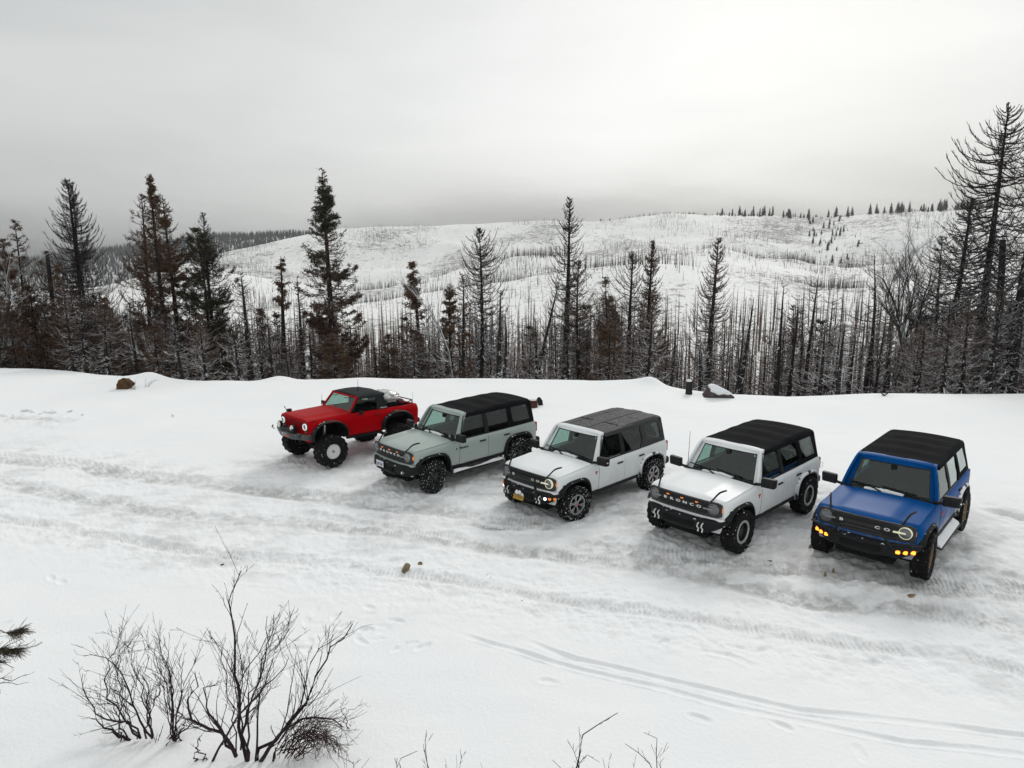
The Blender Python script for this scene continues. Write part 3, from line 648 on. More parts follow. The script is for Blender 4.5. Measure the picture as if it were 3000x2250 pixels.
def dens(u): return np.interp(u, [0, 600, 760, 1300, 1900, 2100, 2560, 2650, 3000], [1.5, 1.4, .8, .95, .9, .6, .7, 1.25, 1.5])
n = 0; tries = 0
while n < 255 and tries < 6000:
    tries += 1
    u = g.uniform(-90, 3090)
    if g.uniform(0, 1.5) > dens(u): continue
    a = azof(u); rho = np.interp(a, RIM_AZ, RIM_R); r = rho+3.0+g.uniform(0, 1)**1.3*26
    x = r*math.sin(R(a)); y = r*math.cos(R(a))
    if any((x-p)**2+(y-q)**2 < .5 for p, q in placed): continue
    z = gz(x, y)-.1; v = topline(u, g); el = tan_el(u, v); H = CAMH+r*el-z
    if H < 4.5: continue
    mx = mixfor(u); k = g.choice(list(mx), p=list(mx.values()))
    ms, mats = VAR[k][g.integers(len(VAR[k]))]; H0 = 13 if k in ('pole', 'fine') else 11
    sz = H/H0; sx = np.clip(sz, .75, 1.35)*g.uniform(.85, 1.15)
    nm, lab = GL[k]; zn = [z_[1] for z_ in ZONES if u < z_[0]][0]; hs = 'taller ' if H > 9.5 else 'shorter '; lab = hs+lab+' '+zn
    place_tree(nm, ms, mats, (x, y, z), g.uniform(0, 6.28), (float(sx), float(sz)), (float(g.normal(0, .018)), float(g.normal(0, .02))+.0001), lab, 'tree', GL[k][1]+', '+zn)
    placed.append((x, y)); n += 1

# ---- farther burnt forest: past the 300 nearest, one mesh
def stand(name, pts, Hs, label, m, nbr=26, Rm=1.1, r0=.13, tw=0, seed=1, K=5, up=.3, prof=1.0, brk=.16):
    g = np.random.default_rng(seed); n = len(pts); A = Acc(); s = np.linspace(0, 1, K)
    lean = g.normal(0, .02, (n, 2)); 
    P = pts[:, None, :]+np.stack([lean[:, :1]*s*Hs[:, None], lean[:, 1:]*s*Hs[:, None], s[None, :]*Hs[:, None]], -1)
    V, F = tubes(P, (r0*(Hs/13)**.8)[:, None]*(1-.9*s)[None], 4); A.add(V, F)
    if nbr:
        idx = np.repeat(np.arange(n), nbr); t = g.uniform(.15, .98, n*nbr); az_ = g.uniform(0, 6.28, n*nbr)
        o = pts[idx]+np.stack([lean[idx, 0]*t*Hs[idx], lean[idx, 1]*t*Hs[idx], t*Hs[idx]], -1)
        Lb = Rm*(Hs[idx]/13)*(1-t)**(.6*prof)*g.uniform(.3, 1.1, len(t))+.1
        sb = np.array([0, .5, 1.0]); d = np.stack([np.cos(az_), np.sin(az_), g.uniform(-.2, .35, len(t))], -1)
        BP = o[:, None, :]+d[:, None, :]*(Lb[:, None]*sb)[:, :, None]; BP[:, :, 2] += Lb[:, None]*sb**2*up
        V, F = tubes(BP, np.full((len(t), 3), r0*brk)*np.array([1, .7, .3]), 3); A.add(V, F)
    o = link_mesh(name, A.mesh(name), m); tag(o, label, 'forest', kind='stuff'); return o
g = np.random.default_rng(21)
def scatter(n, r0, r1, umin, umax, densf, pw=1.0):
    out = []; c = 0
    while len(out) < n and c < n*60:
        c += 1
        u = g.uniform(umin, umax); a = azof(u); r = r0+(r1-r0)*g.uniform(0, 1)**pw
        x = r*math.sin(R(a)); y = r*math.cos(R(a))
        if g.uniform(0, 1) > densf(u, r, x, y): continue
        out.append((x, y))
    P = np.array(out); return np.column_stack([P, zbase(P[:, 0], P[:, 1])-.1])
p1 = scatter(3100, 58, 205, -150, 3150, lambda u, r, x, y: (1.25-.9*(r-58)/150)*np.interp(u, [0, 800, 1300, 2100, 3000], [1, .9, .9, .6, .8]))
stand('burnt_forest', p1, g.uniform(8, 14.5, len(p1)), 'crowded black trunks with bare twigs filling the slope below the hill', MBROWNB, 64, 1.9, .16, seed=31, brk=.13)
MFARB = mat('grey_snag_bark', (.060, .056, .055), .9, spec=.1, noise=.5, nscale=.05)
def dn(u, r, x, y):
    c = fbm(np.array([x/95]), np.array([y/95]), 40, 3)[0]
    return np.clip(.15+3.2*c, .01, 1)
p2 = scatter(1500, 205, 560, -150, 3150, lambda u, r, x, y: dn(u, r, x, y)**1.4*(.35 if 1950 < u < 2600 else 1), .8)
stand('burnt_forest', p2, g.uniform(4, 12, len(p2)), 'scattered grey snags standing on the snowy lower hillside', MFARB, 40, 1.7, .13, seed=32)
p3 = scatter(9000, 560, 1450, -150, 3150, lambda u, r, x, y: dn(u, r, x, y)**1.6+.015, .8)
stand('burnt_forest', p3, g.uniform(4, 11, len(p3)), 'sparse tiny snags dotted over the upper hillside', MFARB, 9, 1.6, .26, seed=33)
# dark belts of snags along the gullies behind each spur
def belt(pix, r, wd, n, Hr, seed, label, m, nbr=16, r0=.17):
    n = int(n*.7)
    g = np.random.default_rng(seed); us = np.array([p[0] for p in pix]); vs = np.array([p[1] for p in pix]); out = []
    for _ in range(n):
        u = us[0]+(us[-1]-us[0])*(g.beta(1.6, 1.6)*1.3-.15); a = azof(u); r_ = r+g.normal(0, wd*1.2)+.6*wd*math.sin(u/37.0)
        out.append((r_*math.sin(R(a)), r_*math.cos(R(a))))
    P = np.array(out); P = np.column_stack([P, zbase(P[:, 0], P[:, 1])-.2])
    return P, g.uniform(Hr[0]*.55, Hr[1]*.95, n)
BEL = []
for args in [([(1040, 0), (1190, 0)], 985, 26, 150, (10, 17), 1), ([(1240, 0), (1440, 0)], 985, 24, 90, (9, 16), 3), ([(1470, 0), (1650, 0)], 975, 22, 330, (11, 18), 2), ([(1760, 0), (1860, 0)], 1160, 60, 140, (8, 14), 4),
             ([(1650, 0), (2000, 0)], 585, 26, 420, (9, 15), 5), ([(2290, 0), (2380, 0)], 990, 30, 170, (11, 17), 6), ([(2450, 0), (2530, 0)], 1120, 60, 240, (10, 17), 7), ([(2380, 0), (2520, 0)], 620, 50, 170, (9, 15), 8),
             ([(600, 0), (780, 0)], 1300, 90, 420, (10, 16), 9), ([(300, 0), (650, 0)], 1470, 70, 420, (11, 18), 10), ([(1300, 0), (1560, 0)], 520, 60, 220, (8, 14), 11), ([(2100, 0), (2560, 0)], 222, 12, 40, (8, 12), 12), ([(1040, 0), (1240, 0)], 1400, 40, 90, (9, 14), 13)]:
    BEL.append(belt(args[0], args[1], args[2], args[3], args[4], args[5], '', None))
P = np.concatenate([b[0] for b in BEL]); Hs = np.concatenate([b[1] for b in BEL])
stand('burnt_forest', P, Hs, 'dark belts of burnt snags lining the gullies of the hill', MFARB, 14, 2.2, .24, seed=35)
# distant dark wood beyond the left shoulder of the hill
MFAR = mat('distant_dark_wood', (.035, .040, .038), .95, spec=.05)
p4 = scatter(9000, 1650, 2360, -300, 1150, lambda u, r, x, y: 1.0, .6)
stand('distant_wood', p4, g.uniform(12, 22, len(p4)), 'far dark wood fading into the mist beyond the left shoulder of the hill', MFAR, 8, 5.0, 1.3, seed=36, prof=1.6)
# ---- living conifers on the skyline and the upper right slope
MEVER = mat('evergreen_needles', (.075, .085, .074), .9, spec=.1, noise=.35, nscale=.4)
def evergreen(seed, H=17):
    g = np.random.default_rng(seed); A = Acc()
    V, F = tubes(np.array([[[0, 0, 0], [0, 0, H*.5], [0, 0, H]]]), np.array([[.3, .2, .03]]), 5)
    tr = fast_mesh('trunk', V, [F])
    n = 300; t = g.uniform(.12, 1, n); az_ = g.uniform(0, 6.28, n); Lb = H*.17*(1-t)**.6*g.uniform(.35, 1.25, n)+.2
    o = np.stack([0*t, 0*t, t*H], -1); d = np.stack([np.cos(az_), np.sin(az_), -.25+.3*t], -1); e = np.stack([-np.sin(az_), np.cos(az_), 0*t], -1)
    V = np.stack([o, o+d*Lb[:, None]*.6+e*Lb[:, None]*.28, o+d*Lb[:, None], o+d*Lb[:, None]*.6-e*Lb[:, None]*.28], 1); V[:, 1::2, 2] -= Lb[:, None]*.15
    V2 = V.copy(); V2[:, :, 2] -= .5
    V = np.concatenate([V.reshape(-1, 3), V2.reshape(-1, 3)])
    fo = fast_mesh('foliage', V, [np.arange(len(V)).reshape(-1, 4)], False)
    return tr, fo
EV = [evergreen(700+i) for i in range(5)]
for tr, fo in EV: tr.materials.append(MBARK); fo.materials.append(MEVER)
def put_ever(u, r, H, lab, grp, wide=1.0):
    a = azof(u); x, y = r*math.sin(R(a)), r*math.cos(R(a))
    o = empty('evergreen_conifer', (x, y, gz(x, y)-.5), (0, 0, g.uniform(0, 6.28))); s = H/17; o.scale = (s*wide, s*wide, s); tag(o, lab, 'tree', grp)
    tr, fo = EV[g.integers(5)]
    for nm, me in (('trunk', tr), ('foliage', fo)):
        c = bpy.data.objects.new(nm, me); COL.objects.link(c); c.parent = o
for k in range(210):
    u = g.choice([g.uniform(2060, 2330), g.uniform(2330, 2900), g.uniform(2560, 3050)], p=[.35, .4, .25])
    put_ever(u, g.uniform(1430, 1500), 4+18*g.uniform(0, 1)**1.8, 'dark evergreen in the row along the hilltop skyline at upper right', 'evergreens on the skyline', g.uniform(.8, 1.4))
for k in range(48):
    u = g.normal(2415, 42); put_ever(u, g.uniform(1130, 1430), g.uniform(4, 14), 'small evergreen in the patch just below the hilltop at upper right', 'evergreens in the slope patch', 1.1)
for k in range(40):
    u = g.uniform(1740, 2060); put_ever(u, g.uniform(1440, 1465), g.uniform(3, 7), 'tiny evergreen on the middle of the hill crest', 'tiny evergreens on the crest', 1.2)
# ---------------------------------------------------------------- vehicles
PAINT = {}
def paint(name, col, rough=.40, coat=.25, flake=0.0, dirt=.0):
    m = mat(name, col, rough, coat=coat, spec=.4, noise=.04, nscale=1.5)
    m.node_tree.nodes['Principled BSDF'].inputs['Coat Roughness'].default_value = .16
    if flake: m.node_tree.nodes['Principled BSDF'].inputs['Metallic'].default_value = flake
    n = m.node_tree.nodes; l = m.node_tree.links; b = n['Principled BSDF']
    # road spray: dull snowy grime on the lower flanks, on blue also painted reflection
    t = n.new('ShaderNodeTexCoord'); s = n.new('ShaderNodeSeparateXYZ'); l.new(t.outputs['Object'], s.inputs[0])
    x = n.new('ShaderNodeTexNoise'); x.inputs['Scale'].default_value = 5; x.inputs['Detail'].default_value = 6; l.new(t.outputs['Object'], x.inputs['Vector'])
    a = n.new('ShaderNodeMath'); a.operation = 'MULTIPLY_ADD'; l.new(x.outputs['Fac'], a.inputs[0]); a.inputs[1].default_value = -.55; l.new(s.outputs[2], a.inputs[2])
    r = n.new('ShaderNodeMapRange'); l.new(a.outputs[0], r.inputs[0]); r.inputs[1].default_value = .18; r.inputs[2].default_value = .62; r.inputs[3].default_value = dirt; r.inputs[4].default_value = 0
    mx = n.new('ShaderNodeMix'); mx.data_type = 'RGBA'; l.new(r.outputs[0], mx.inputs[0])
    src = b.inputs['Base Color'].links[0].from_socket; l.new(src, mx.inputs[6]); mx.inputs[7].default_value = (.45, .46, .46, 1); l.new(mx.outputs[2], b.inputs['Base Color'])
    return m
P_SAGE = paint('sage_green_paint', (.335, .395, .370), dirt=.35)
P_WHITE = paint('white_paint', (.76, .79, .80), dirt=.35, rough=.6, coat=.08)
P_BLUE = paint('metallic_blue_paint', (.0, .066, .25), flake=.0, dirt=.70, rough=.38, coat=.0)  # strong low greying: spray plus snow reflection painted into the colour
P_RED = paint('red_paint', (.37, .0008, .004), dirt=.06, rough=.38, coat=.0)
for _m in (P_BLUE, P_RED): _m.node_tree.nodes['Principled BSDF'].inputs['Specular IOR Level'].default_value = .04
M_TRIM = add_snow(mat('black_plastic_trim', (.012, .013, .014), .6, spec=.18, bump=.15, bscale=60), -.02, 14, .6, .2)
M_TRIMS = add_snow(mat('snow_caked_trim', (.024, .025, .026), .6, spec=.3, bump=.2, bscale=30), .78, 5, .0, .35)
M_TRIMG = mat('dark_grey_grille', (.035, .034, .037), .55, spec=.3, noise=.15)
M_BLK = mat('black_metal', (.010, .011, .012), .5, spec=.25, noise=.3, nscale=9)
M_VOID = mat('dark_underside', (.012, .012, .013), .9, spec=.1)
M_CLOTH = mat('black_soft_top_fabric', (.008, .0085, .010), .92, spec=.06, noise=.35, nscale=3, bump=.35, bscale=14)
M_CLOTH2 = mat('charcoal_canvas', (.022, .026, .028), .85, spec=.12, noise=.15, bump=.2, bscale=20)
M_HARD = add_snow(mat('moulded_black_hard_top', (.038, .038, .040), .7, spec=.3, bump=.2, bscale=80), -.10, 38, .9, .06)
M_RUB = add_snow(mat('tyre_rubber', (.010, .010, .011), .85, spec=.12, bump=.5, bscale=30), -.14, 22, -.6, .6)
M_RUBS = add_snow(mat('snow_packed_tyre', (.010, .010, .011), .85, spec=.12, bump=.5, bscale=30), .0, 30, -.9, .6)
M_RIMB = mat('black_wheel', (.03, .03, .032), .35, .6)
M_RIMM = mat('machined_grey_wheel', (.36, .36, .37), .3, .9)
M_RIMZ = mat('bronze_wheel', (.17, .115, .055), .4, .6)
M_RIMW = mat('white_wheel', (.72, .73, .72), .4)
M_RING = mat('pale_beadlock_ring', (.50, .51, .50), .4, .3)
M_LENS = mat('headlamp_lens', (.10, .11, .12), .08, .0, coat=1)
M_CHR = mat('lamp_bezel', (.30, .31, .31), .3, .5)
M_LIT = mat('lit_white_lamp', (.5, .5, .42), .4, emit=(1.0, .97, .66), es=.30)
M_LITV = mat('lit_fog_lamp', (.9, .9, 1), .4, emit=(.86, .80, 1.0), es=3.0)
M_AMB = mat('amber_lens', (.65, .20, .04), .25, emit=(1, .32, .05), es=.30, coat=.5)
M_AMBL = mat('lit_amber_lamp', (.9, .4, .05), .3, emit=(1.0, .26, .02), es=2.2)
M_REDL = mat('red_tail_lens', (.38, .01, .02), .2, coat=.8)
M_WHT = mat('white_lettering', (.80, .80, .78), .5)
M_HOOK = mat('white_recovery_hook', (.75, .75, .72), .4)
M_PLATE = mat('pale_number_plate', (.62, .66, .68), .5)
M_PLATEY = mat('yellow_number_plate', (.42, .24, .03), .6)
M_INK = mat('plate_ink', (.05, .07, .14), .6)
M_ORG = mat('orange_badge', (.55, .10, .05), .5)
M_SNOWL = mat('fresh_snow', (.84, .86, .88), .8, spec=.1, bump=.6, bscale=12)
M_SEAT = mat('dark_seat_fabric', (.03, .03, .032), .9, spec=.1)
M_INT = mat('dark_cabin', (.02, .021, .023), .9, spec=.1)
def glass(name, tint, refl=.10, rough=0.02):
    m = bpy.data.materials.new(name); m.use_nodes = True; n = m.node_tree.nodes; l = m.node_tree.links; n.remove(n['Principled BSDF'])
    t = n.new('ShaderNodeBsdfTransparent'); t.inputs[0].default_value = (*tint, 1)
    g = n.new('ShaderNodeBsdfGlossy'); g.inputs['Color'].default_value = (.92, 1, .97, 1); g.inputs['Roughness'].default_value = rough
    f = n.new('ShaderNodeFresnel'); f.inputs[0].default_value = 1.55
    a = n.new('ShaderNodeMath'); a.operation = 'ADD'; a.use_clamp = True; l.new(f.outputs[0], a.inputs[0]); a.inputs[1].default_value = refl
    x = n.new('ShaderNodeMixShader'); ge = n.new('ShaderNodeNewGeometry'); fm = n.new('ShaderNodeMath'); fm.operation = 'SUBTRACT'; fm.inputs[0].default_value = 1; l.new(ge.outputs['Backfacing'], fm.inputs[1])
    fx = n.new('ShaderNodeMath'); fx.operation = 'MULTIPLY'; l.new(a.outputs[0], fx.inputs[0]); l.new(fm.outputs[0], fx.inputs[1])
    l.new(fx.outputs[0], x.inputs[0]); l.new(t.outputs[0], x.inputs[1]); l.new(g.outputs[0], x.inputs[2]); l.new(x.outputs[0], n['Material Output'].inputs[0])
    return m
G_WS = glass('windscreen_glass', (.68, .84, .79), .02)
G_SIDE = glass('tinted_glass', (.32, .36, .36), .0)
G_SIDEC = glass('side_glass', (.66, .72, .70), .0)

G_BLUE = glass('pale_reflecting_glass', (.66, .72, .70), .25)
class MB:
    """small mesh collector"""
    def __init__(s): s.v = []; s.f = []
    def add(s, V, F):
        n = len(s.v); s.v += [tuple(map(float, p)) for p in V]; s.f += [tuple(int(i)+n for i in f) for f in F]; return s
    def box(s, x0, x1, y0, y1, z0, z1, M=None):
        V = [(x, y, z) for x in (x0, x1) for y in (y0, y1) for z in (z0, z1)]
        if M is not None: V = [tuple(M @ Vector(p)) for p in V]
        return s.add(V, [(0, 1, 3, 2), (4, 6, 7, 5), (0, 4, 5, 1), (2, 3, 7, 6), (0, 2, 6, 4), (1, 5, 7, 3)])
    def tube(s, pts, r, n=8, cap=True):
        P = np.array([list(map(float, p)) for p in pts]); k = len(P); rad = np.full(k, r) if np.isscalar(r) else np.array(r)
        V, F = tubes(P[None], rad[None], n); n0 = len(s.v); s.add(V, F)
        if cap: s.f.append(tuple(n0+i for i in range(n))[::-1]); s.f.append(tuple(n0+(k-1)*n+i for i in range(n)))
        return s
    def loft(s, rings, close=True, cap=True):
        """rings: list of equal-length point lists"""
        n = len(rings[0]); n0 = len(s.v); V = [p for r in rings for p in r]; F = []
        for i in range(len(rings)-1):
            for j in range(n if close else n-1):
                a = i*n+j; b = i*n+(j+1) % n; F.append((a, b, b+n, a+n))
        if cap and close: F.append(tuple(range(n))[::-1]); F.append(tuple((len(rings)-1)*n+j for j in range(n)))
        return s.add(V, F)
    def lathe(s, prof, n=40, axis='y', c=(0, 0, 0), wob=None):
        rings = []
        for i in range(n):
            a = 2*math.pi*i/n; ring = []
            for j, (r, h) in enumerate(prof):
                q = r+(wob(i, j) if wob else 0)
                if axis == 'y': ring.append((c[0]+q*math.cos(a), c[1]+h, c[2]+q*math.sin(a)))
                else: ring.append((c[0]+h, c[1]+q*math.cos(a), c[2]+q*math.sin(a)))
            rings.append(ring)
        rings.append(rings[0]); return s.loft(rings, close=False, cap=False)
    def slab(s, poly, fn, th):
        """poly: 2D outline; fn(a,b,off)->3D point; th thickness"""
        n = len(poly); A = [fn(a, b, 0) for a, b in poly]; B = [fn(a, b, th) for a, b in poly]
        F = [tuple(range(n))[::-1], tuple(range(n, 2*n))]+[(i, (i+1) % n, (i+1) % n+n, i+n) for i in range(n)]
        return s.add(A+B, F)
    def build(s, name, m, parent=None, bev=0.0, seg=2, smooth=35):
        me = bpy.data.meshes.new(name); me.from_pydata(s.v, [], s.f)
        bm = bmesh.new(); bm.from_mesh(me); bmesh.ops.remove_doubles(bm, verts=bm.verts, dist=1e-5); bmesh.ops.recalc_face_normals(bm, faces=bm.faces)
        if bev:
            ed = [e for e in bm.edges if len(e.link_faces) == 2 and e.calc_face_angle(0) > R(40)]
            if ed: bmesh.ops.bevel(bm, geom=ed, offset=bev, segments=seg, affect='EDGES', clamp_overlap=True)
        bm.to_mesh(me); bm.free()
        for p in me.polygons: p.use_smooth = True
        me.set_sharp_from_angle(angle=R(smooth))
        return link_mesh(name, me, m, parent)
def rrect(a0, a1, b0, b1, r, n=4):
    P = []
    for ca, cb, st in ((a1-r, b1-r, 0), (a0+r, b1-r, 90), (a0+r, b0+r, 180), (a1-r, b0+r, 270)):
        for i in range(n+1): t = R(st+90*i/n); P.append((ca+r*math.cos(t), cb+r*math.sin(t)))
    return P
def darken_arches(o, test):
    o.data.materials.append(M_VOID)
    for p in o.data.polygons:
        if test(p.center): p.material_index = 1
def boolean(o, cutters):
    for c in cutters:
        md = o.modifiers.new('b', 'BOOLEAN'); md.operation = 'DIFFERENCE'; md.object = c; md.solver = 'EXACT'
    dg = bpy.context.evaluated_depsgraph_get(); me = bpy.data.meshes.new_from_object(o.evaluated_get(dg))
    o.modifiers.clear(); old = o.data; o.data = me; bpy.data.meshes.remove(old)
    for c in cutters: bpy.data.objects.remove(c)
    for p in me.polygons: p.use_smooth = True
    me.set_sharp_from_angle(angle=R(32))
def text_mesh(name, body, size, m, parent, M, ext=.004, space=1.0, xs=1.0):
    cu = bpy.data.curves.new(name, 'FONT'); cu.body = body; cu.size = size; cu.extrude = ext; cu.space_character = space; cu.align_x = 'CENTER'; cu.align_y = 'CENTER'; cu.offset = size*.02
    o = bpy.data.objects.new(name, cu); COL.objects.link(o)
    dg = bpy.context.evaluated_depsgraph_get(); me = bpy.data.meshes.new_from_object(o.evaluated_get(dg)); bpy.data.objects.remove(o)
    me.transform(Matrix.Diagonal((xs, 1, 1, 1))); me.transform(M)
    return link_mesh(name, me, m, parent)
MFRONT = Matrix(((0, 0, 1, 0), (1, 0, 0, 0), (0, 1, 0, 0), (0, 0, 0, 1)))      # text facing +x
MSIDE = Matrix(((-1, 0, 0, 0), (0, 0, 1, 0), (0, 1, 0, 0), (0, 0, 0, 1)))      # text facing +y, reading from front to rear? mirrored below

def wheel(parent, x, y, r, w, rim, side, steer=0, rubber=None, name='wheel', cap=None, rr=.225):
    """side=+1: outer face towards +y"""
    o = empty(name, (x, y, r)); o.parent = parent; o.rotation_euler = (0, random.uniform(0, 6), 0)
    o.rotation_euler = (Matrix.Rotation(R(steer), 3, 'Z') @ Matrix.Rotation(random.uniform(0, 6), 3, 'Y')).to_euler()
    h = w/2; n = 72
    prof = [(rr, -h*.72), (rr+.03, -h*.88), (r-.075, -h*.99), (r-.035, -h), (r-.012, -h*.93), (r, -h*.80), (r, -h*.52), (r-.001, -h*.20), (r-.001, h*.20), (r, h*.52), (r, h*.80), (r-.012, h*.93), (r-.035, h), (r-.075, h*.99), (rr+.03, h*.88), (rr, h*.72)]
    def wob(i, j):
        k = i+(1 if j in (6, 9) else 2 if j in (7, 8) else 0)
        if 3 <= j <= 12: return -.017 if (k//2) % 2 else (.004 if j in (4, 5, 10, 11) else 0)
        return 0
    MB().lathe(prof, n, wob=wob).build('tyre', rubber or M_RUB, o, smooth=30)
    s = side; f = lambda v: s*v
    b = MB()
    b.lathe([(rr+.012, f(h*.74)), (rr+.004, f(h*.80)), (rr-.018, f(h*.78)), (rr-.035, f(h*.45)), (rr-.04, f(-h*.6))], 48)
    if rim == 'spoke8':
        b.lathe([(0, f(h*.62)), (.055, f(h*.62)), (.07, f(h*.52)), (.085, f(h*.4))], 24)
        for k in range(8):
            a = k*math.pi/4; M = Matrix.Rotation(a, 4, 'Y'); b.box(.05, rr-.01, f(h*.45), f(h*.6), -.024, .024, M)
        m = M_RIMB
    elif rim == 'split':
        b.lathe([(0, f(h*.62)), (.05, f(h*.62)), (.06, f(h*.5)), (.07, f(h*.4))], 24)
        for k in range(6):
            a = k*math.pi/3
            for d in (-.17, .17):
                c0 = Vector((.045*math.cos(a), f(h*.55), .045*math.sin(a))); c1 = Vector((.115*math.cos(a), f(h*.62), .115*math.sin(a))); c2 = Vector(((rr-.005)*math.cos(a+d), f(h*.70), (rr-.005)*math.sin(a+d)))
                b.tube([c0, c1, c2], [.020, .017, .015], 6)
        m = M_RIMM
    elif rim == 'mesh':
        b.lathe([(0, f(h*.55)), (.06, f(h*.55)), (.075, f(h*.45))], 24)
        for k in range(12):
            a = k*math.pi/6; M = Matrix.Rotation(a, 4, 'Y'); b.box(.05, rr-.01, f(h*.42), f(h*.56), -.012, .012, M)
        m = M_RIMB
    elif rim == 'bronze':
        b.lathe([(0, f(h*.62)), (.06, f(h*.62)), (.075, f(h*.5))], 24)
        for k in range(6):
            a = k*math.pi/3; M = Matrix.Rotation(a, 4, 'Y'); b.box(.05, rr-.01, f(h*.5), f(h*.64), -.035, .035, M)
        m = M_RIMZ
    else:
        b.lathe([(.0, f(h*.70)), (.06, f(h*.70)), (.07, f(h*.62)), (.13, f(h*.66)), (rr-.03, f(h*.70)), (rr-.01, f(h*.76))], 40); m = M_RIMW
    b.build('rim', m, o, smooth=30)
    MB().lathe([(rr-.03, f(h*.15)), (0.001, f(h*.15))], 24).build('brake_disc', M_VOID, o)
    if rim in ('mesh', 'white'):
        q = MB().lathe([(rr-.035, f(h*.78)), (rr-.03, f(h*.86)), (rr+.008, f(h*.88)), (rr+.014, f(h*.80))], 48)
        ring = q.build('beadlock_ring', M_RING if rim == 'mesh' else M_RIMW, o)
        bb = MB()
        for k in range(24):
            a = k*2*math.pi/24; c_ = Vector(((rr-.010)*math.cos(a), f(h*.88), (rr-.010)*math.sin(a))); bb.tube([c_, c_+Vector((0, f(.008), 0))], .007, 6)
        bb.build('bolt_circle', M_BLK, o)
    if rim == 'white': MB().lathe([(0, f(h*.98)), (.03, f(h*.96)), (.04, f(h*.68))], 20).build('hub', M_RIMM, o)
    elif rim == 'split': MB().lathe([(0, f(h*.70)), (.025, f(h*.69)), (.03, f(h*.6))], 20).build('hub_cap', M_ORG, o)
    return o

# ---- modern four-door off-roader
WBH = 1.475
SIDEZ = [(.50, .855), (.56, .885), (.66, .902), (.85, .915), (.98, .918), (1.07, .912), (1.115, .895), (1.15, .868), (1.165, .835)]
def belt(x): return 1.135+np.interp(x, [-2.2, -1.3, .7, 2.15], [.075, .055, .045, -.02])
def body_section(x):
    zb = belt(x); tf = 1-.07*max(0, (x-1.75)/.4)**2-.03*max(0, (-x-1.9)/.3)**2
    P = []
    for z, y in SIDEZ: P.append((y*tf, .50+(z-.50)*(zb-.50)/(1.165-.50)))
    return P
def side_y(x, z):
    P = body_section(x); return float(np.interp(z, [p[1] for p in P], [p[0] for p in P]))
def gh(x, t, off=0, s=1):
    """side glasshouse surface: t 0..1 from belt to roof rail"""
    zb = belt(x)+.0; z = zb+t*(1.79-zb); y = .862-(.862-.700)*t-.015*math.sin(t*math.pi)*-1
    return (x, s*(y+off), z)
def flare(cx, r0, wo, ang=(3, 180), w=.055, n=22, out=.062, cz=.44, zs=1.0):
    """arched wheel-arch trim on the +y side"""
    b = MB(); rings = []
    for i in range(n+1):
        a = R(ang[0]+(ang[1]-ang[0])*i/n); c, s_ = math.cos(a), math.sin(a)
        sq = 1/ (abs(c)**3.2+abs(s_)**3.2)**(1/3.2)
        def P(r, y): return (cx+r*sq*c, y, cz+r*sq*s_*zs)
        rings.append([P(r0-.01, wo-.10), P(r0-.008, wo+out), P(r0+w*.35, wo+out+.004), P(r0+w, wo+out*.45), P(r0+w*1.25, wo-.03), P(r0+w*.8, wo-.10)])
    b.loft(rings); return b
def mirror_y(b): 
    c = MB(); c.v = [(x, -y, z) for x, y, z in b.v]; c.f = [tuple(reversed(f)) for f in b.f]; return c

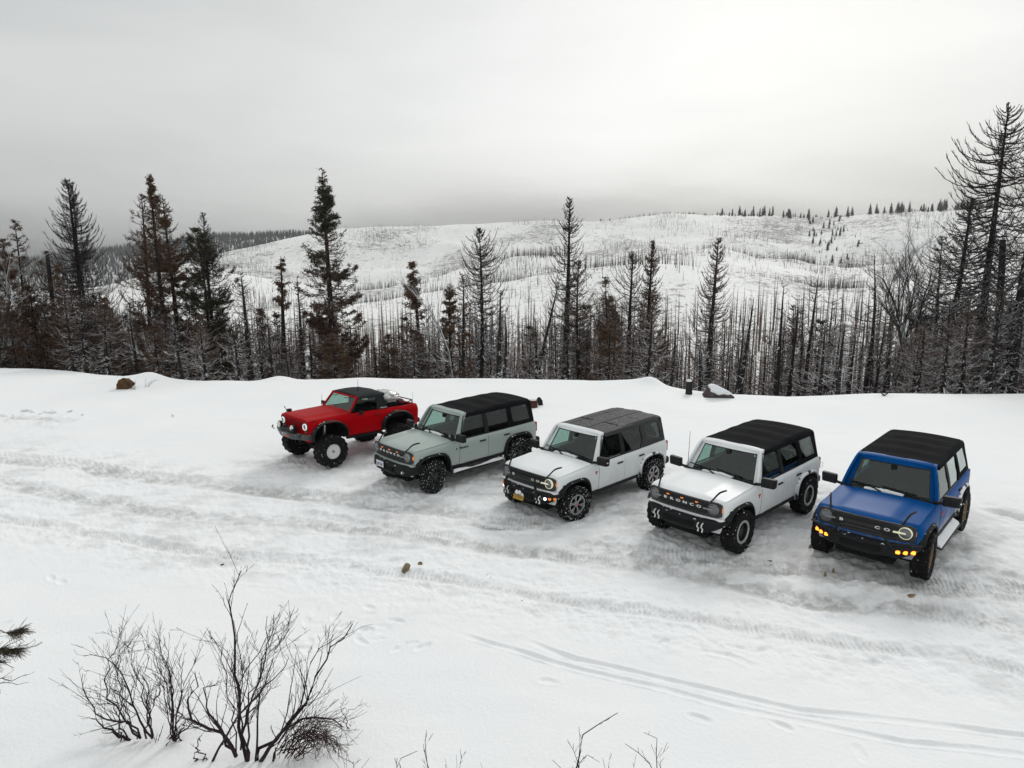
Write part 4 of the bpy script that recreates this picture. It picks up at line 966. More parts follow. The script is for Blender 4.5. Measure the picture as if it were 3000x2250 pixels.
def offroader(name, label, loc, yaw, pnt, top='soft', rim='spoke8', steer=0, r=.425, bar=None, grille='slots', lit=False, amber_grille=False, plate=None, hooks=False, fogs=None, spots=False, steps='bar', rubber=None, snowy=False, letters=True, side_badge=None, snowfl=False, roofcol=None, glassm=None, antenna=False, boards=False):
    root = empty(name, loc, (0, 0, yaw)); tag(root, label, 'off-road car')
    both = lambda f: [f(1), f(-1)]
    # body shell -------------------------------------------------
    xs = [-2.17, -2.15, -2.08, -1.9, -1.6, -1.3, -1.0, -.6, -.2, .2, .5, .68, .9, 1.2, 1.5, 1.75, 1.9, 2.0, 2.06, 2.09]
    b = MB(); rings = []
    for x in xs:
        P = body_section(x); e = .94 if x <= -2.17 else (.965 if x >= 2.09 else 1)
        fr = 0 if x < .68 else -.035
        left = [(x, y*e, z) for y, z in P]; top_in = (x, .70*e, P[-1][1]+.004+fr); top_in2 = (x, .35, P[-1][1]+.006+fr)
        ring = [(x, .40, .50), (x, .75*e, .50)]+left+[top_in, top_in2]
        if x > 1.9: ring = [(a-.085*(x-1.9)/.19*(abs(b_)/.82)**3, b_, c) for a, b_, c in ring]
        rings.append(ring+[(a, -b_, c) for a, b_, c in reversed(ring)])
    b.loft(rings)
    body = b.build('body', pnt, root)
    cut = []
    for cx in (WBH, -WBH):
        for s in (1, -1):
            c = MB(); rg = []
            for yy in (.50*s, 1.3*s):
                rg.append([(cx+.515*math.cos(a)/(abs(math.cos(a))**3.2+abs(math.sin(a))**3.2)**(1/3.2), yy, .44+.505*math.sin(a)/(abs(math.cos(a))**3.2+abs(math.sin(a))**3.2)**(1/3.2)) for a in [2*math.pi*k/32 for k in range(32)]])
            c.loft(rg); cut.append(c.build('cut', None))
    c = MB().box(-2.05, .62, -.79, .79, .74, 1.6).build('cut', None); c.parent = None; cut.append(c)
    for c in cut: c.matrix_world = Matrix.Identity(4)
    root.rotation_euler = (0, 0, 0); root.location = (0, 0, 0); bpy.context.view_layer.update()
    boolean(body, cut)
    darken_arches(body, lambda q: abs(q.y) < .915 and any((abs(q.x-cx)/.525)**3.2+(max(0, abs(q.z-.44))/.515)**3.2 <= 1.0 for cx in (WBH, -WBH)) and abs(q.y) > .45)
    root.rotation_euler = (0, 0, yaw); root.location = loc
    MB().add(*(lambda V, F: (V, F))([(-2.04, -.78, 1.14), (-2.04, .78, 1.14), (.61, .78, 1.14), (.61, -.78, 1.14), (-2.04, -.78, .76), (-2.04, .78, .76), (.61, .78, .76), (.61, -.78, .76)], [(0, 1, 5, 4), (1, 2, 6, 5), (2, 3, 7, 6), (3, 0, 4, 7), (4, 5, 6, 7)])).build('cabin_tub', M_INT, root)
    MB().box(-2.1, 2.0, -.5, .5, .30, .52).box(-1.25, 1.1, -.72, .72, .42, .505).box(1.35, 1.6, -.75, .75, .36, .44).box(-1.6, -1.35, -.75, .75, .36, .46).build('underbody', M_VOID, root, bev=.02)
    for cx in (WBH, -WBH):
        for s in (1, -1):
            b = MB(); rg = []
            for yy in (.515*s, .86*s):
                rg.append([(cx+.505*math.cos(a)/(abs(math.cos(a))**3.2+abs(math.sin(a))**3.2)**(1/3.2), yy, .44+.495*math.sin(a)/(abs(math.cos(a))**3.2+abs(math.sin(a))**3.2)**(1/3.2)) for a in [math.pi*(k/20) for k in range(21)]])
            b.loft(rg, close=False, cap=False); b.add([(cx-.5, .515*s, .44), (cx+.5, .515*s, .44), (cx+.45, .515*s, .93), (cx-.45, .515*s, .93)], [(0, 1, 2, 3)])
            b.build('wheel_well', M_VOID, root)
    # bonnet -----------------------------------------------------
    nx, ny = 16, 20; V = []; xx = np.linspace(.845, 2.10, nx); yy = np.linspace(-1, 1, ny+1)
    def hz(x, y, yw):
        q = abs(y)/yw; t = (2.10-x)/1.255
        z = belt(x)+.012+.030*(1-q**2.5)+.018*t
        z += .026*float(sst(.66, .50, np.array(q*1.0)))*float(sst(-.02, .12, np.array(1-t+.0)))*(.3+.7*(1-abs(2*(t)-1)**4))
        if x > 2.0: z -= .09*((x-2.0)/.10)**2*.35
        return z
    for x in xx:
        yw = (.842-.035*max(0, (x-1.75)/.35)**2)
        for q in yy: V.append((x-.085*abs(q)**3*(x > 1.9)*((x-1.9)/.2), q*yw, hz(x, q*yw, yw)))
    F = [(i*(ny+1)+j, i*(ny+1)+j+1, (i+1)*(ny+1)+j+1, (i+1)*(ny+1)+j) for i in range(nx-1) for j in range(ny)]
    # skirt
    n0 = len(V); edge = [i*(ny+1) for i in range(nx)]+[(nx-1)*(ny+1)+j for j in range(1, ny+1)]+[i*(ny+1)+ny for i in range(nx-2, -1, -1)]
    V += [(V[e][0], V[e][1], V[e][2]-.05) for e in edge]; F += [(edge[k], edge[k+1], n0+k+1, n0+k) for k in range(len(edge)-1)]
    MB().add(V, F).build('bonnet', pnt, root, smooth=40)
    # cowl with snow and wipers
    MB().loft([[(x, s*.80, z) for s in (-1, 1)] for x, z in ((.56, 1.165), (.70, 1.200), (.84, 1.213), (.855, 1.17))], close=False, cap=False).build('cowl', M_BLK, root)
    for sy in (.42, -.22):
        MB().tube([(.80, sy+.12, 1.222), (.69, sy-.10, 1.262), (.665, sy-.38, 1.285)], .017, 6).tube([(.69, sy+.08, 1.262), (.655, sy-.55, 1.295)], .013, 5).build('wiper', M_BLK, root)
    q = MB(); rng_ = random.Random(hash_(name+label)); rg = []
    for k in range(15):
        y = -.42+.70*k/14; hgt = .006+.022*math.sin(math.pi*k/14)*rng_.uniform(.5, 1.3)
        rg.append([(.765, y, 1.20), (.755, y, 1.215+hgt), (.705, y, 1.222+hgt*1.3), (.66, y, 1.222+hgt*.6), (.66, y, 1.19)])
    q.loft(rg).build('snow_on_cowl', M_SNOWL, root)
    # grille panel -------------------------------------------------
    def gp(y, z, off): return (2.112+off-.080*(abs(y)/.82)**3-.10*max(0, z-1.05), y, z)
    def gpoly(y0, y1, z0, z1, r_): # subdivided along y so the panel can bow
        P = rrect(y0, y1, z0, z1, r_)
        out = []
        for a, b_ in zip(P, P[1:]+P[:1]):
            m_ = max(1, int(abs(b_[0]-a[0])/.12)); out += [(a[0]+(b_[0]-a[0])*k/m_, a[1]+(b_[1]-a[1])*k/m_) for k in range(m_)]
        return out
    def strip(y0, y1, z0, z1, th, n=14, name='x', m=None, par=None, o0=0, nz=5, corner=.04):
        b = MB(); rg = []
        for i in range(n+1):
            y = y0+(y1-y0)*i/n; e = min(i, n-i)/n*(y1-y0); cc = max(0, corner-e)*.6
            rg.append([gp(y, z0+cc, o0), gp(y, z0+cc, th), gp(y, (z0+z1)/2, th+.003), gp(y, z1-cc, th), gp(y, z1-cc, o0)])
        return b.loft(rg).build(name, m, par or root)
    grl = strip(-.825, .825, .825, 1.128, .022, 20, 'grille_panel', M_TRIMG, corner=.06)
    strip(-.56, .56, .872, 1.095, .027, 16, 'grille_mesh', M_BLK, grl, .018, corner=.05)
    sl = MB()
    if grille == 'slots':
        for z in (.90, .94, 1.045, 1.075): 
            for k in range(6): y = -.45+.18*k; sl.slab([(y-.075, z-.011), (y+.075, z-.011), (y+.075, z+.011), (y-.075, z+.011)], lambda a, c_, o_: gp(a, c_, .028+o_), .010)
    else:
        for i_, z in enumerate(np.arange(.883, 1.094, .021)):
            for k in range(20):
                y = -.52+.054*k+(.027 if i_ % 2 else 0)
                if abs(y) < .54: sl.slab([(y-.020, z-.0035), (y+.020, z-.0035), (y+.020, z+.0035), (y-.020, z+.0035)], lambda a, c_, o_: gp(a, c_, .028+o_), .008)
                if abs(y) < .53: sl.slab([(y+.024, z), (y+.030, z), (y+.030, z+.018), (y+.024, z+.018)], lambda a, c_, o_: gp(a, c_, .028+o_), .006)
    sl.build('grille_ribs', M_TRIMG, grl)
    strip(-.47, .47, .968, 1.020, .036, 12, 'letter_bar', M_TRIMG, grl, .02, corner=0)
    if letters:
        for k, ch in enumerate('BRONCO'):
            if letters == 'ends' and k in (1, 2, 3): continue
            y = -.385+.154*k; x = gp(abs(y)+.03, .994, .052)[0]
            text_mesh('letter', ch, .071, M_WHT, grl, Matrix.Translation((x, y, .994)) @ MFRONT, .004, 1, 1.75)
    for s in (1, -1):
        hl = MB().lathe([(0, .050), (.05, .049), (.088, .040), (.095, .030), (.095, .0)], 32, 'x', (gp(.665, .985, 0)[0], s*.668, .985)).build('headlight', M_LENS, root)
        MB().lathe([(.097, .042), (.100, .054), (.107, .052), (.110, .03), (.110, 0)], 36, 'x', (gp(.668, .985, 0)[0]-.005, s*.668, .985)).build('ring', M_LIT if lit == 'both' or (lit and s > 0) else M_CHR, hl)
        strip(*sorted((s*.485, s*.68)), .978, .998, .072, 4, 'light_bar', M_LIT if (lit == 'both' or (lit and s > 0)) else (M_AMBL if False else M_CHR), hl, .02, corner=0)
        x_ = gp(.80, .98, .0)[0]
        MB().box(x_-.055, x_+.012, s*.792, s*.826, .935, 1.03).build('side_marker', M_AMB, root, bev=.006)
    if amber_grille:
        for y in (-.33, 0, .33):
            x = gp(y, 1.07, .03)[0]; MB().box(x, x+.03, y-.032, y+.032, 1.055, 1.078).build('amber_marker', M_AMBL if amber_grille == 'lit' else M_AMB, grl, bev=.006)
    # painted sill under the grille
    strip(-.86, .86, .755, .818, .034, 20, 'lower_valance', pnt, None, -.05, corner=.03)
    # bumper -------------------------------------------------------
    def bp(y, z, off): return (2.30+off-.055*(abs(y)/.5)**2-(.16*max(0, (abs(y)-.62)/.3)**1.5), y, z)
    b = MB(); rg = []
    W_ = .91
    for i in range(25):
        y = -W_+2*W_*i/24; e = abs(y)/W_; lift = .10*max(0, e-.62)/.38 if bar or hooks else .0
        zt = .775+(.01 if e > .5 else 0); zb_ = .50+lift
        x0 = bp(y, 0, 0)[0]; zb_ += .07*max(0, e-.7)/.3
        rg.append([(x0-.26, y, zt), (x0-.06, y, zt), (x0-.01, y, zt-.03), (x0, y, zt-.09), (x0-.01, y, zb_+.06), (x0-.07, y, zb_), (x0-.30, y, zb_)])
    bump = b.loft(rg).build('front_bumper', M_TRIM, root)
    MB().box(2.26, 2.305, -.34, .34, .60, .70).build('bumper_recess', M_VOID, bump, bev=.008)
    MB().loft([[(2.22, s*.5, .50) for s in (-1, 1)], [(2.02, s*.45, .40) for s in (-1, 1)], [(1.8, s*.4, .38) for s in (-1, 1)]], close=False, cap=False).build('skid_plate', M_VOID, bump)
    if not hooks and not bar:
        MB().box(2.245, 2.29, -.42, .42, .545, .565).build('bumper_lip', M_TRIMG, bump, bev=.005)
    if hooks:
        for s in (-.50, .50):
            for d in (-.045, .045):
                x = bp(s, 0, 0)[0]; MB().tube([(x-.01, s+d, .71), (x+.04, s+d, .695), (x+.05, s+d-.005, .64), (x+.02, s+d+.012, .60), (x+.045, s+d+.01, .55), (x, s+d, .535)], .012, 6).build('recovery_hook', M_HOOK, bump)
    if bar == 'hoop':
        MB().tube([(2.26, -.50, .60), (2.33, -.49, .76), (2.30, -.45, .93), (2.29, -.40, .985), (2.31, 0, .990), (2.29, .40, .985), (2.30, .45, .93), (2.33, .49, .76), (2.26, .50, .60)], .033, 10).build('bull_bar', M_BLK, bump)
    if bar == 'slant':
        MB().tube([(2.27, -.56, .70), (2.31, -.50, .78), (2.30, -.34, .95), (2.31, -.28, .965), (2.32, 0, .968), (2.31, .28, .965), (2.30, .34, .95), (2.31, .50, .78), (2.27, .56, .70)], .022, 8).build('bull_bar', M_BLK, bump)
        MB().tube([(2.05, -.93, .80), (2.22, -.80, .845), (2.28, -.55, .80), (2.28, -.5, .77)], .022, 8).tube([(2.05, .93, .80), (2.22, .80, .845), (2.28, .55, .80), (2.28, .5, .77)], .022, 8).build('bumper_rail', M_BLK, bump)
    if fogs == 'triple':
        for s in (1, -1):
            for k in range(3):
                y = s*(.60+.105*k); x = bp(y, 0, 0)[0]; MB().box(x-.04, x+.012, y-.038, y+.038, .625, .685).build('amber_lamp', M_AMBL, bump, bev=.01)
    if fogs == 'pods':
        for s in (1, -1):
            for k, m_ in enumerate((M_LENS, M_LITV, M_AMB, M_AMB)):
                y = s*(.56+.085*k); x = bp(y, 0, 0)[0]; MB().box(x-.04, x+.012, y-.030, y+.030, .635, .69).build('pod_lamp', m_, bump, bev=.008)
    if fogs == 'round':
        for s in (1, -1):
            x = bp(.62, 0, 0)[0]; MB().lathe([(0, .03), (.035, .028), (.045, .01), (.045, -.03)], 20, 'x', (x-.005, s*.62, .62)).build('fog_lamp', M_LENS, bump)
            MB().lathe([(0, .008), (.018, .006), (.018, -.01)], 12, 'x', (x+.02, s*.63, .62)).build('bulb', M_LIT, bump)
            MB().box(x-.04, x+.006, s*.40-.11, s*.40+.11, .60, .70).build('bumper_insert', M_TRIMG, bump, bev=.01)
    if plate == 'pale':
        MB().box(2.305, 2.335, -.34, .00, .615, .80).build('plate_holder', M_BLK, bump, bev=.004)
        pl = MB().box(2.335, 2.341, -.325, -.015, .635, .785).build('number_plate', M_PLATE, bump, bev=.001)
        text_mesh('plate_characters', '8K73J4', .095, M_INK, pl, Matrix.Translation((2.343, -.17, .70)) @ MFRONT, .001, 1, .85)
    if plate == 'yellow':
        Mt = Matrix.Translation((2.31, -.06, .565)) @ Matrix.Rotation(R(-25), 4, 'Y')
        MB().box(-.005, .005, -.16, .16, -.07, .07, Mt).build('number_plate', M_PLATEY, bump)
        MB().box(.005, .008, -.13, .13, -.03, .035, Mt).build('plate_characters', mat('brown_plate_ink', (.30, .17, .03), .7), bump)
        q = MB(); 
        for yy_, zz_, rr__ in ((-.12, .655, .055), (-.03, .665, .05), (.06, .635, .035)): q.lathe([(0, .055), (rr__*.6, .045), (rr__, .015), (rr__*.9, -.02)], 10, 'x', (2.29, yy_, zz_), wob=lambda i, j: .008*math.sin(i*2.3+j))
        q.build('snow_lump', M_SNOWL, bump)
    # trail sights: black curved bars on the bonnet corners
    for s in (1, -1):
        MB().tube([(2.085, s*.60, 1.125), (2.03, s*.625, 1.17), (1.95, s*.655, 1.24), (1.90, s*.675, 1.275), (1.83, s*.70, 1.29), (1.74, s*.725, 1.295)], [.016, .017, .018, .020, .021, .019], 6).build('bonnet_sight', M_BLK, root)
    # flares
    for cx in (WBH, -WBH):
        for s in (1, -1):
            b = flare(cx, .50, .90, cz=.44, ang=(34, 181) if cx > 0 else (3, 176))
            mm = M_TRIMS if (snowfl and cx < 0) else M_TRIM
            (b if s > 0 else mirror_y(b)).build('wheel_arch_flare', mm, root, smooth=50)
    # doors as separate skins -----------------------------------------
    def dp(s): return lambda x, z, off: (x, s*(side_y(x, z)+off), z)
    def door_skin(x0, x1, s, cutr=None):
        zt = [(x, belt(x)-.004) for x in np.linspace(x1, x0, 8)]
        P = zt+([(x0, z) for z in np.linspace(1.1, .56, 10)] if not cutr else cutr)+[(x, .56) for x in (np.linspace(x0 if not cutr else cutr[-1][0], x1, 6)[1:])]+[(x1, z) for z in np.linspace(.6, 1.1, 9)]
        return P
    def skin(x0, x1, z0, z1f, s, off, th, name, m, par, mask=None, n=14, nz=14):
        V = []; F = []
        for i in range(n+1):
            for j in range(nz+1):
                z0_, z1_ = z0, None
                x = x0+(x1-x0)*i/n; zt = z1f(x); zz = z0+(zt-z0)*j/nz
                xx_ = x
                if mask: xx_ = max(x, mask(zz)+(x-x0)*(x1-mask(zz))/(x1-x0)) if mask(zz) > x0 else x
                if mask and mask(zz) > x0: xx_ = mask(zz)+(x-x0)*(x1-mask(zz))/(x1-x0)
                V.append((xx_, s*(side_y(xx_, zz)+off), zz))
        F = [(i*(nz+1)+j, (i+1)*(nz+1)+j, (i+1)*(nz+1)+j+1, i*(nz+1)+j+1) for i in range(n) for j in range(nz)]
        ed = [i*(nz+1) for i in range(n+1)]+[n*(nz+1)+j for j in range(1, nz+1)]+[i*(nz+1)+nz for i in range(n-1, -1, -1)]+[j for j in range(nz-1, 0, -1)]
        n0 = len(V)
        for e in ed: xq, yq, zq = V[e]; V.append((xq, yq-s*th, zq))
        k_ = len(ed); F += [(ed[k], ed[(k+1) % k_], n0+(k+1) % k_, n0+k) for k in range(k_)]
        return MB().add(V, F).build(name, m, par, smooth=40)
    archm = lambda z: -WBH+ (.60 if z < .70 else .60*max(0, 1-((z-.70)/.38)**2)**.5 if z < 1.08 else -9)
    for s in (1, -1):
        for (x0, x1, mk) in ((-.335, .64, None), (-1.20, -.345, archm)):
            zf = lambda x: belt(x)-.006
            gap = skin(x0-.006, x1+.006, .535, lambda x: belt(x)+.001, s, .002, .02, 'door_seal', M_VOID, root, (lambda z, mk=mk: mk(z)-.006) if mk else None)
            d = skin(x0, x1, .545, zf, s, .006, .02, 'door', pnt, root, mk)
            xh = x0+.20
            hb = MB().box(xh-.105, xh+.105, s*(side_y(xh, 1.035)+.012)-.012, s*(side_y(xh, 1.035)+.012)+.022, 1.018, 1.052).build('handle', M_BLK, d, bev=.008)
    # body side crease line & fuel cap, badge
    if side_badge == 'script':
        text_mesh('side_lettering', 'Bronco', .085, M_BLK, root, Matrix.Translation((.50, side_y(.5, .99)+.012, .985)) @ MSIDE, .002, 1, 1.1)
        MB().lathe([(0, .006), (.022, .005), (.022, 0)], 12, 'y', (.74, side_y(.74, .98)+.002, .98)).build('badge', M_BLK, root)
    elif side_badge == 'triangle':
        for s in (1, -1): MB().slab([(.70, 1.02), (.80, 1.02), (.75, .93)], dp(s), .008).build('badge', M_ORG, root)
    elif side_badge == 'orange':
        text_mesh('side_lettering', 'Bronco', .085, M_ORG, root, Matrix.Translation((.50, side_y(.5, .96)+.012, .96)) @ MSIDE, .002, 1, 1.0)
    # glasshouse --------------------------------------------------
    XA0, XA1 = .66, .335       # windscreen foot / head
    def ws(y, t, off=0): return (XA0+(XA1-XA0)*t+off-.05*(abs(y)/.8)**2.5, y*(1-.155*t), 1.19+t*(1.765-1.19)+off*.45)
    def sl2_(poly, s, off, th, m, name):
        P = []
        for a, c_ in zip(poly, poly[1:]+poly[:1]): P += [(a[0]+(c_[0]-a[0])*k/4, a[1]+(c_[1]-a[1])*k/4) for k in range(4)]
        return MB().slab(P, lambda x, t, o_: gh(x, t, off-o_, s), th).build(name, m, root, smooth=40)
    def wsl(y0, y1, t0, t1, off, th, m, name, n=10, par=None):
        q = MB(); rg = []
        for i in range(n+1):
            y = y0+(y1-y0)*i/n; rg.append([ws(y, t0, off), ws(y, t1, off), ws(y, t1, off-th), ws(y, t0, off-th)])
        return q.loft(rg).build(name, m, par or root, smooth=40)
    fr = wsl(-.82, .82, .90, 1.03, .012, .05, pnt, 'windscreen_header', 12)
    MB().loft([[(x, y, z-.03*(abs(y)/.70)**6) for x, z in ((.345, 1.785), (.30, 1.812), (.22, 1.822), (.20, 1.78), (.34, 1.74))] for y in np.linspace(-.705, .705, 13)]).build('roof_front_rail', pnt, root, smooth=50)
    for s in (1, -1):
        sl2_([(.74, -.03), (.62, .0), (.36, .93), (.22, .99), (.24, 1.04), (.34, 1.0), (.42, .90)], s, .006, .05, pnt, 'windscreen_side')
        wsl(*sorted((s*.715, s*.835)), -.02, .92, .014, .05, pnt, 'windscreen_pillar', 3)
    wsl(-.73, .73, -.01, .905, .004, .006, G_WS, 'windscreen', 12)
    for (a0, a1, t0, t1) in ((-.735, .735, .865, .905), (-.735, .735, 0, .05), (-.735, -.70, .05, .865), (.70, .735, .05, .865)):
        wsl(a0, a1, t0, t1, .0075, .002, M_BLK, 'windscreen_border', 10)
    MB().box(.36, .44, -.05, .05, 1.60, 1.70).box(.30, .34, -.13, .13, 1.58, 1.66).build('rear_view_mirror', M_BLK, root, bev=.01)
    if top != 'none' and label.find('white') >= 0:
        wsl(.63, .665, .80, .86, -.004, .002, M_WHT, 'windscreen_sticker', 2)
    mt = M_HARD if top == 'hard' else M_CLOTH
    def sl2(poly, s, off, th, m, name, par=None):
        # subdivide outline vertically for the curved side
        P = []
        for a, c_ in zip(poly, poly[1:]+poly[:1]):
            P += [(a[0]+(c_[0]-a[0])*k/4, a[1]+(c_[1]-a[1])*k/4) for k in range(4)]
        return MB().slab(P, lambda x, t, o_: gh(x, t, off-o_, s), th).build(name, m, par or root, smooth=40)
    for s in (1, -1):
        gm = glassm or G_SIDE
        fw = sl2([(.60, .01), (-.285, .01), (-.285, .93), (.345, .93)], s, -.012, .006, G_SIDEC, 'front_side_window')
        rw = sl2([(-.405, .01), (-1.02, .01), (-1.165, .24), (-1.165, .93), (-.405, .93)], s, -.012, .006, gm, 'rear_side_window')
        qw = sl2([(-1.30, .17), (-1.95, .17), (-1.90, .86), (-1.30, .86)], s, -.004 if top == 'soft' else -.008, .006, glassm or G_SIDE, 'quarter_window')
        sl2([(-.275, -.005), (-.415, -.005), (-.415, .95), (-.275, .95)], s, .001, .04, M_TRIM, 'door_pillar')
        sl2([(.63, -.01), (.585, .0), (.33, .93), (.345, .96), (.37, .93)], s, .003, .04, M_BLK, 'front_pillar_trim')
        sl2([(-1.02, -.005), (-1.31, -.005), (-1.31, .95), (-1.155, .95), (-1.155, .26)], s, .002, .04, mt, 'quarter_pillar')
        for k, (p_) in enumerate([[(-1.30, -.005), (-2.07, -.005), (-2.06, .16), (-1.30, .16)], [(-1.95, .16), (-2.06, .16), (-2.03, .90), (-1.90, .90)], [(-1.30, .86), (-1.92, .86), (-2.03, .90), (-2.02, .97), (-1.30, .97)]]):
            sl2(p_, s, .003+.001*k, .04, mt, 'top_side_panel')
        sl2([(.62, -.012), (-1.03, -.012), (-1.03, .022), (.60, .022)], s, .004, .03, M_BLK, 'window_sill_trim')
    # roof
    rg = []; xs_ = np.linspace(.235, -2.06, 41)
    for x in xs_:
        u = (.235-x)/2.295; sg = 0
        if top == 'soft': sg = .014*math.cos(u*2*math.pi*4.0+.6)-.006+.010*math.sin(u*math.pi)
        zt = 1.792+.035*math.sin(min(1, u*1.4)*math.pi/2)-(.02*max(0, u-.9)/.1)
        if u < .03: zt -= .008
        w_ = .715-.02*(u > .95)
        def rz(y): return zt+sg*(1-(y/.75)**4)+.035*(1-(y/w_)**2)-.0
        edge = [(x, w_+.028, 1.70), (x, w_+.024, 1.745), (x, w_+.004, 1.79), (x, w_-.05, rz(w_-.05)+.004)]
        mid = [(x, y, rz(y)) for y in (.55, .42, .41, .28, .14)]
        if top == 'hard':
            mid = [(x, .55, rz(.55)), (x, .44, rz(.44)), (x, .425, rz(.42)-.012), (x, .16, rz(.16)-.012), (x, .145, rz(.14))]
        half = edge+mid; ring = half+[(x, 0, rz(0)-(.0))]+[(a, -b_, c_) for a, b_, c_ in reversed(half)]
        ring += [(x, -.66, 1.70), (x, .66, 1.70)]
        rg.append(ring)
    roof = MB().loft(rg).build('roof', mt, root, smooth=28)
    if top == 'hard':
        MB().box(-.466, -.458, -.60, .60, 1.8, 1.842).box(-1.286, -1.278, -.60, .60, 1.8, 1.846).build('roof_seam', M_VOID, roof)
    # rear
    b = MB().loft([[(-2.10, s*.80, 1.19), (-2.075, s*.715, 1.80)] for s in (-1, 1)], close=False, cap=False)
    b.build('rear_window', G_SIDE, root)
    for s in (1, -1): 
        MB().loft([[(-2.06, s*.72, 1.2), (-2.06, s*.62, 1.78)], [(-2.11, s*.72, 1.2), (-2.085, s*.62, 1.80)], [(-2.11, s*.855, 1.2), (-2.085, s*.73, 1.76)], [(-2.05, s*.86, 1.2), (-2.03, s*.73, 1.76)]], close=False, cap=False).build('rear_corner_post', mt, root)
        MB().box(-2.205, -2.11, s*.845-.045, s*.845+.05, .90, 1.17).build('tail_light', M_REDL, root, bev=.012)
    MB().box(-2.36, -2.10, -.86, .86, .52, .70).build('rear_bumper', M_TRIM, root, bev=.03)
    sw = wheel(root, -2.32, -.04, r, .27, rim if rim != 'white' else 'spoke8', 1, name='spare_wheel', rubber=M_RUB)
    sw.location = (-2.33, -.04, 1.06); sw.rotation_euler = (0, 0, R(90))
    # mirrors
    for s in (1, -1):
        mr_ = MB().tube([(.70, s*.80, 1.20), (.74, s*.88, 1.215), (.74, s*.98, 1.235)], .030, 8).build('mirror_arm', M_BLK, root)
        MB().loft([[(x, s*y, z) for x, y, z in rg_] for rg_ in (
            [(.80, .955, 1.205), (.80, 1.19, 1.215), (.80, 1.205, 1.36), (.80, .96, 1.355)],
            [(.78, .935, 1.185), (.77, 1.225, 1.195), (.76, 1.24, 1.385), (.78, .94, 1.38)],
            [(.69, .935, 1.185), (.66, 1.225, 1.195), (.66, 1.24, 1.385), (.69, .94, 1.38)])]).build('mirror', M_BLK, root, bev=.034, seg=3)
        if lit or fogs == 'triple': MB().box(.735, .765, s*1.222-.008, s*1.222+.022, 1.275, 1.295).build('mirror_lamp', M_LIT if fogs == 'triple' else M_WHT, root)
    if spots:
        for s in (1, -1):
            MB().lathe([(0, .052), (.045, .048), (.062, .03), (.055, -.03), (.02, -.05)], 20, 'x', (.80, s*.775, 1.31)).build('spot_lamp', M_BLK, root)
            MB().lathe([(0, .060), (.04, .056), (.05, .046)], 20, 'x', (.80, s*.775, 1.31)).build('spot_lens', M_LENS, root)
    # seats
    for x in (-.15, -1.05):
        for y in (.38, -.38):
            MB().loft([[(x+.30, y-.24, .95), (x+.30, y+.24, .95), (x-.18, y+.24, .92), (x-.18, y-.24, .92)], [(x+.30, y-.23, 1.03), (x+.30, y+.23, 1.03), (x-.16, y+.23, 1.0), (x-.16, y-.23, 1.0)]]).loft([[(x-.12, y-.22, 1.0), (x-.12, y+.22, 1.0), (x-.25, y+.22, 1.0), (x-.25, y-.22, 1.0)], [(x-.24, y-.20, 1.42), (x-.24, y+.20, 1.42), (x-.34, y+.20, 1.42), (x-.34, y-.20, 1.42)]]).box(x-.35, x-.25, y-.13, y+.13, 1.45, 1.60).build('seat', M_SEAT, root, bev=.03)
    MB().box(.28, .62, -.76, .76, 1.00, 1.165).build('dashboard', M_INT, root, bev=.04)
    MB().lathe([(.17, -.012), (.185, 0), (.17, .012), (.155, 0), (.17, -.012)], 20, 'x', (.18, .38, 1.16)).build('steering_wheel', M_BLK, root)
    # sills / steps
    if steps == 'bar':
        for s in (1, -1):
            st = MB().tube([(.92, s*.78, .42), (.80, s*.93, .37), (-.80, s*.93, .37), (-.90, s*.78, .42)], .035, 8).build('side_step', M_BLK, root)
            q = MB(); rg = []
            for k in range(28):
                x = .86-1.66*k/27; hgt = max(.0, .02+.05*vnoise(np.array([x*4.1]), np.array([s*3.0]), 7)[0]*2); yy_ = .05*(.6+vnoise(np.array([x*3.1]), np.array([s*5.0]), 8)[0])
                rg.append([(x, s*(.93-yy_), .40), (x, s*.93, .405+hgt), (x, s*(.93+yy_), .395), (x, s*.93, .37)])
            q.loft(rg).build('snow_on_step', M_SNOWL, st)
    elif steps == 'board':
        for s in (1, -1):
            st = MB().loft([[(x, s*.80, .44), (x, s*1.03, .38), (x, s*1.04, .35), (x, s*.80, .40)] for x in (.85, -.80)]).build('side_step', M_BLK, root)
            rg = []
            for k in range(28):
                x = .84-1.6*k/27; hgt = .035+.05*vnoise(np.array([x*4.1]), np.array([s*3.0]), 9)[0]
                rg.append([(x, s*.83, .435), (x, s*.90, .445+hgt), (x, s*1.0, .40+hgt*.7), (x, s*1.02, .385)])
            MB().loft(rg).build('snow_on_step', M_SNOWL, st)
    MB().box(-.95, .9, .845, .895, .47, .56).box(-.95, .9, -.895, -.845, .47, .56).build('sill_trim', M_TRIM, root, bev=.01)
    if antenna: MB().tube([(.80, -.74, 1.19), (.79, -.745, 1.30), (.74, -.755, 2.02)], [.012, .006, .004], 6).build('antenna', M_BLK, root)
    MB().tube([(1.475, -.80, r), (1.475, .80, r)], .05, 8).tube([(-1.475, -.80, r), (-1.475, .80, r)], .06, 8).tube([(-1.475, -.12, r), (-1.475, .12, r)], .13, 10).build('axles', M_VOID, root)
    for cx in (WBH, -WBH):
        for s in (1, -1):
            wheel(root, cx, s*.862, r, .30, rim, s, steer if cx > 0 else 0, rubber)
    if snowy:
        for s in (1, -1):
            MB().loft([[(cx_-.53, s*.60, .30), (cx_-.53, s*.88, .30), (cx_-.56, s*.88, .62), (cx_-.56, s*.60, .62)] for cx_ in (WBH, WBH-.025)]).build('mud_flap', M_TRIMS, root)
    return root

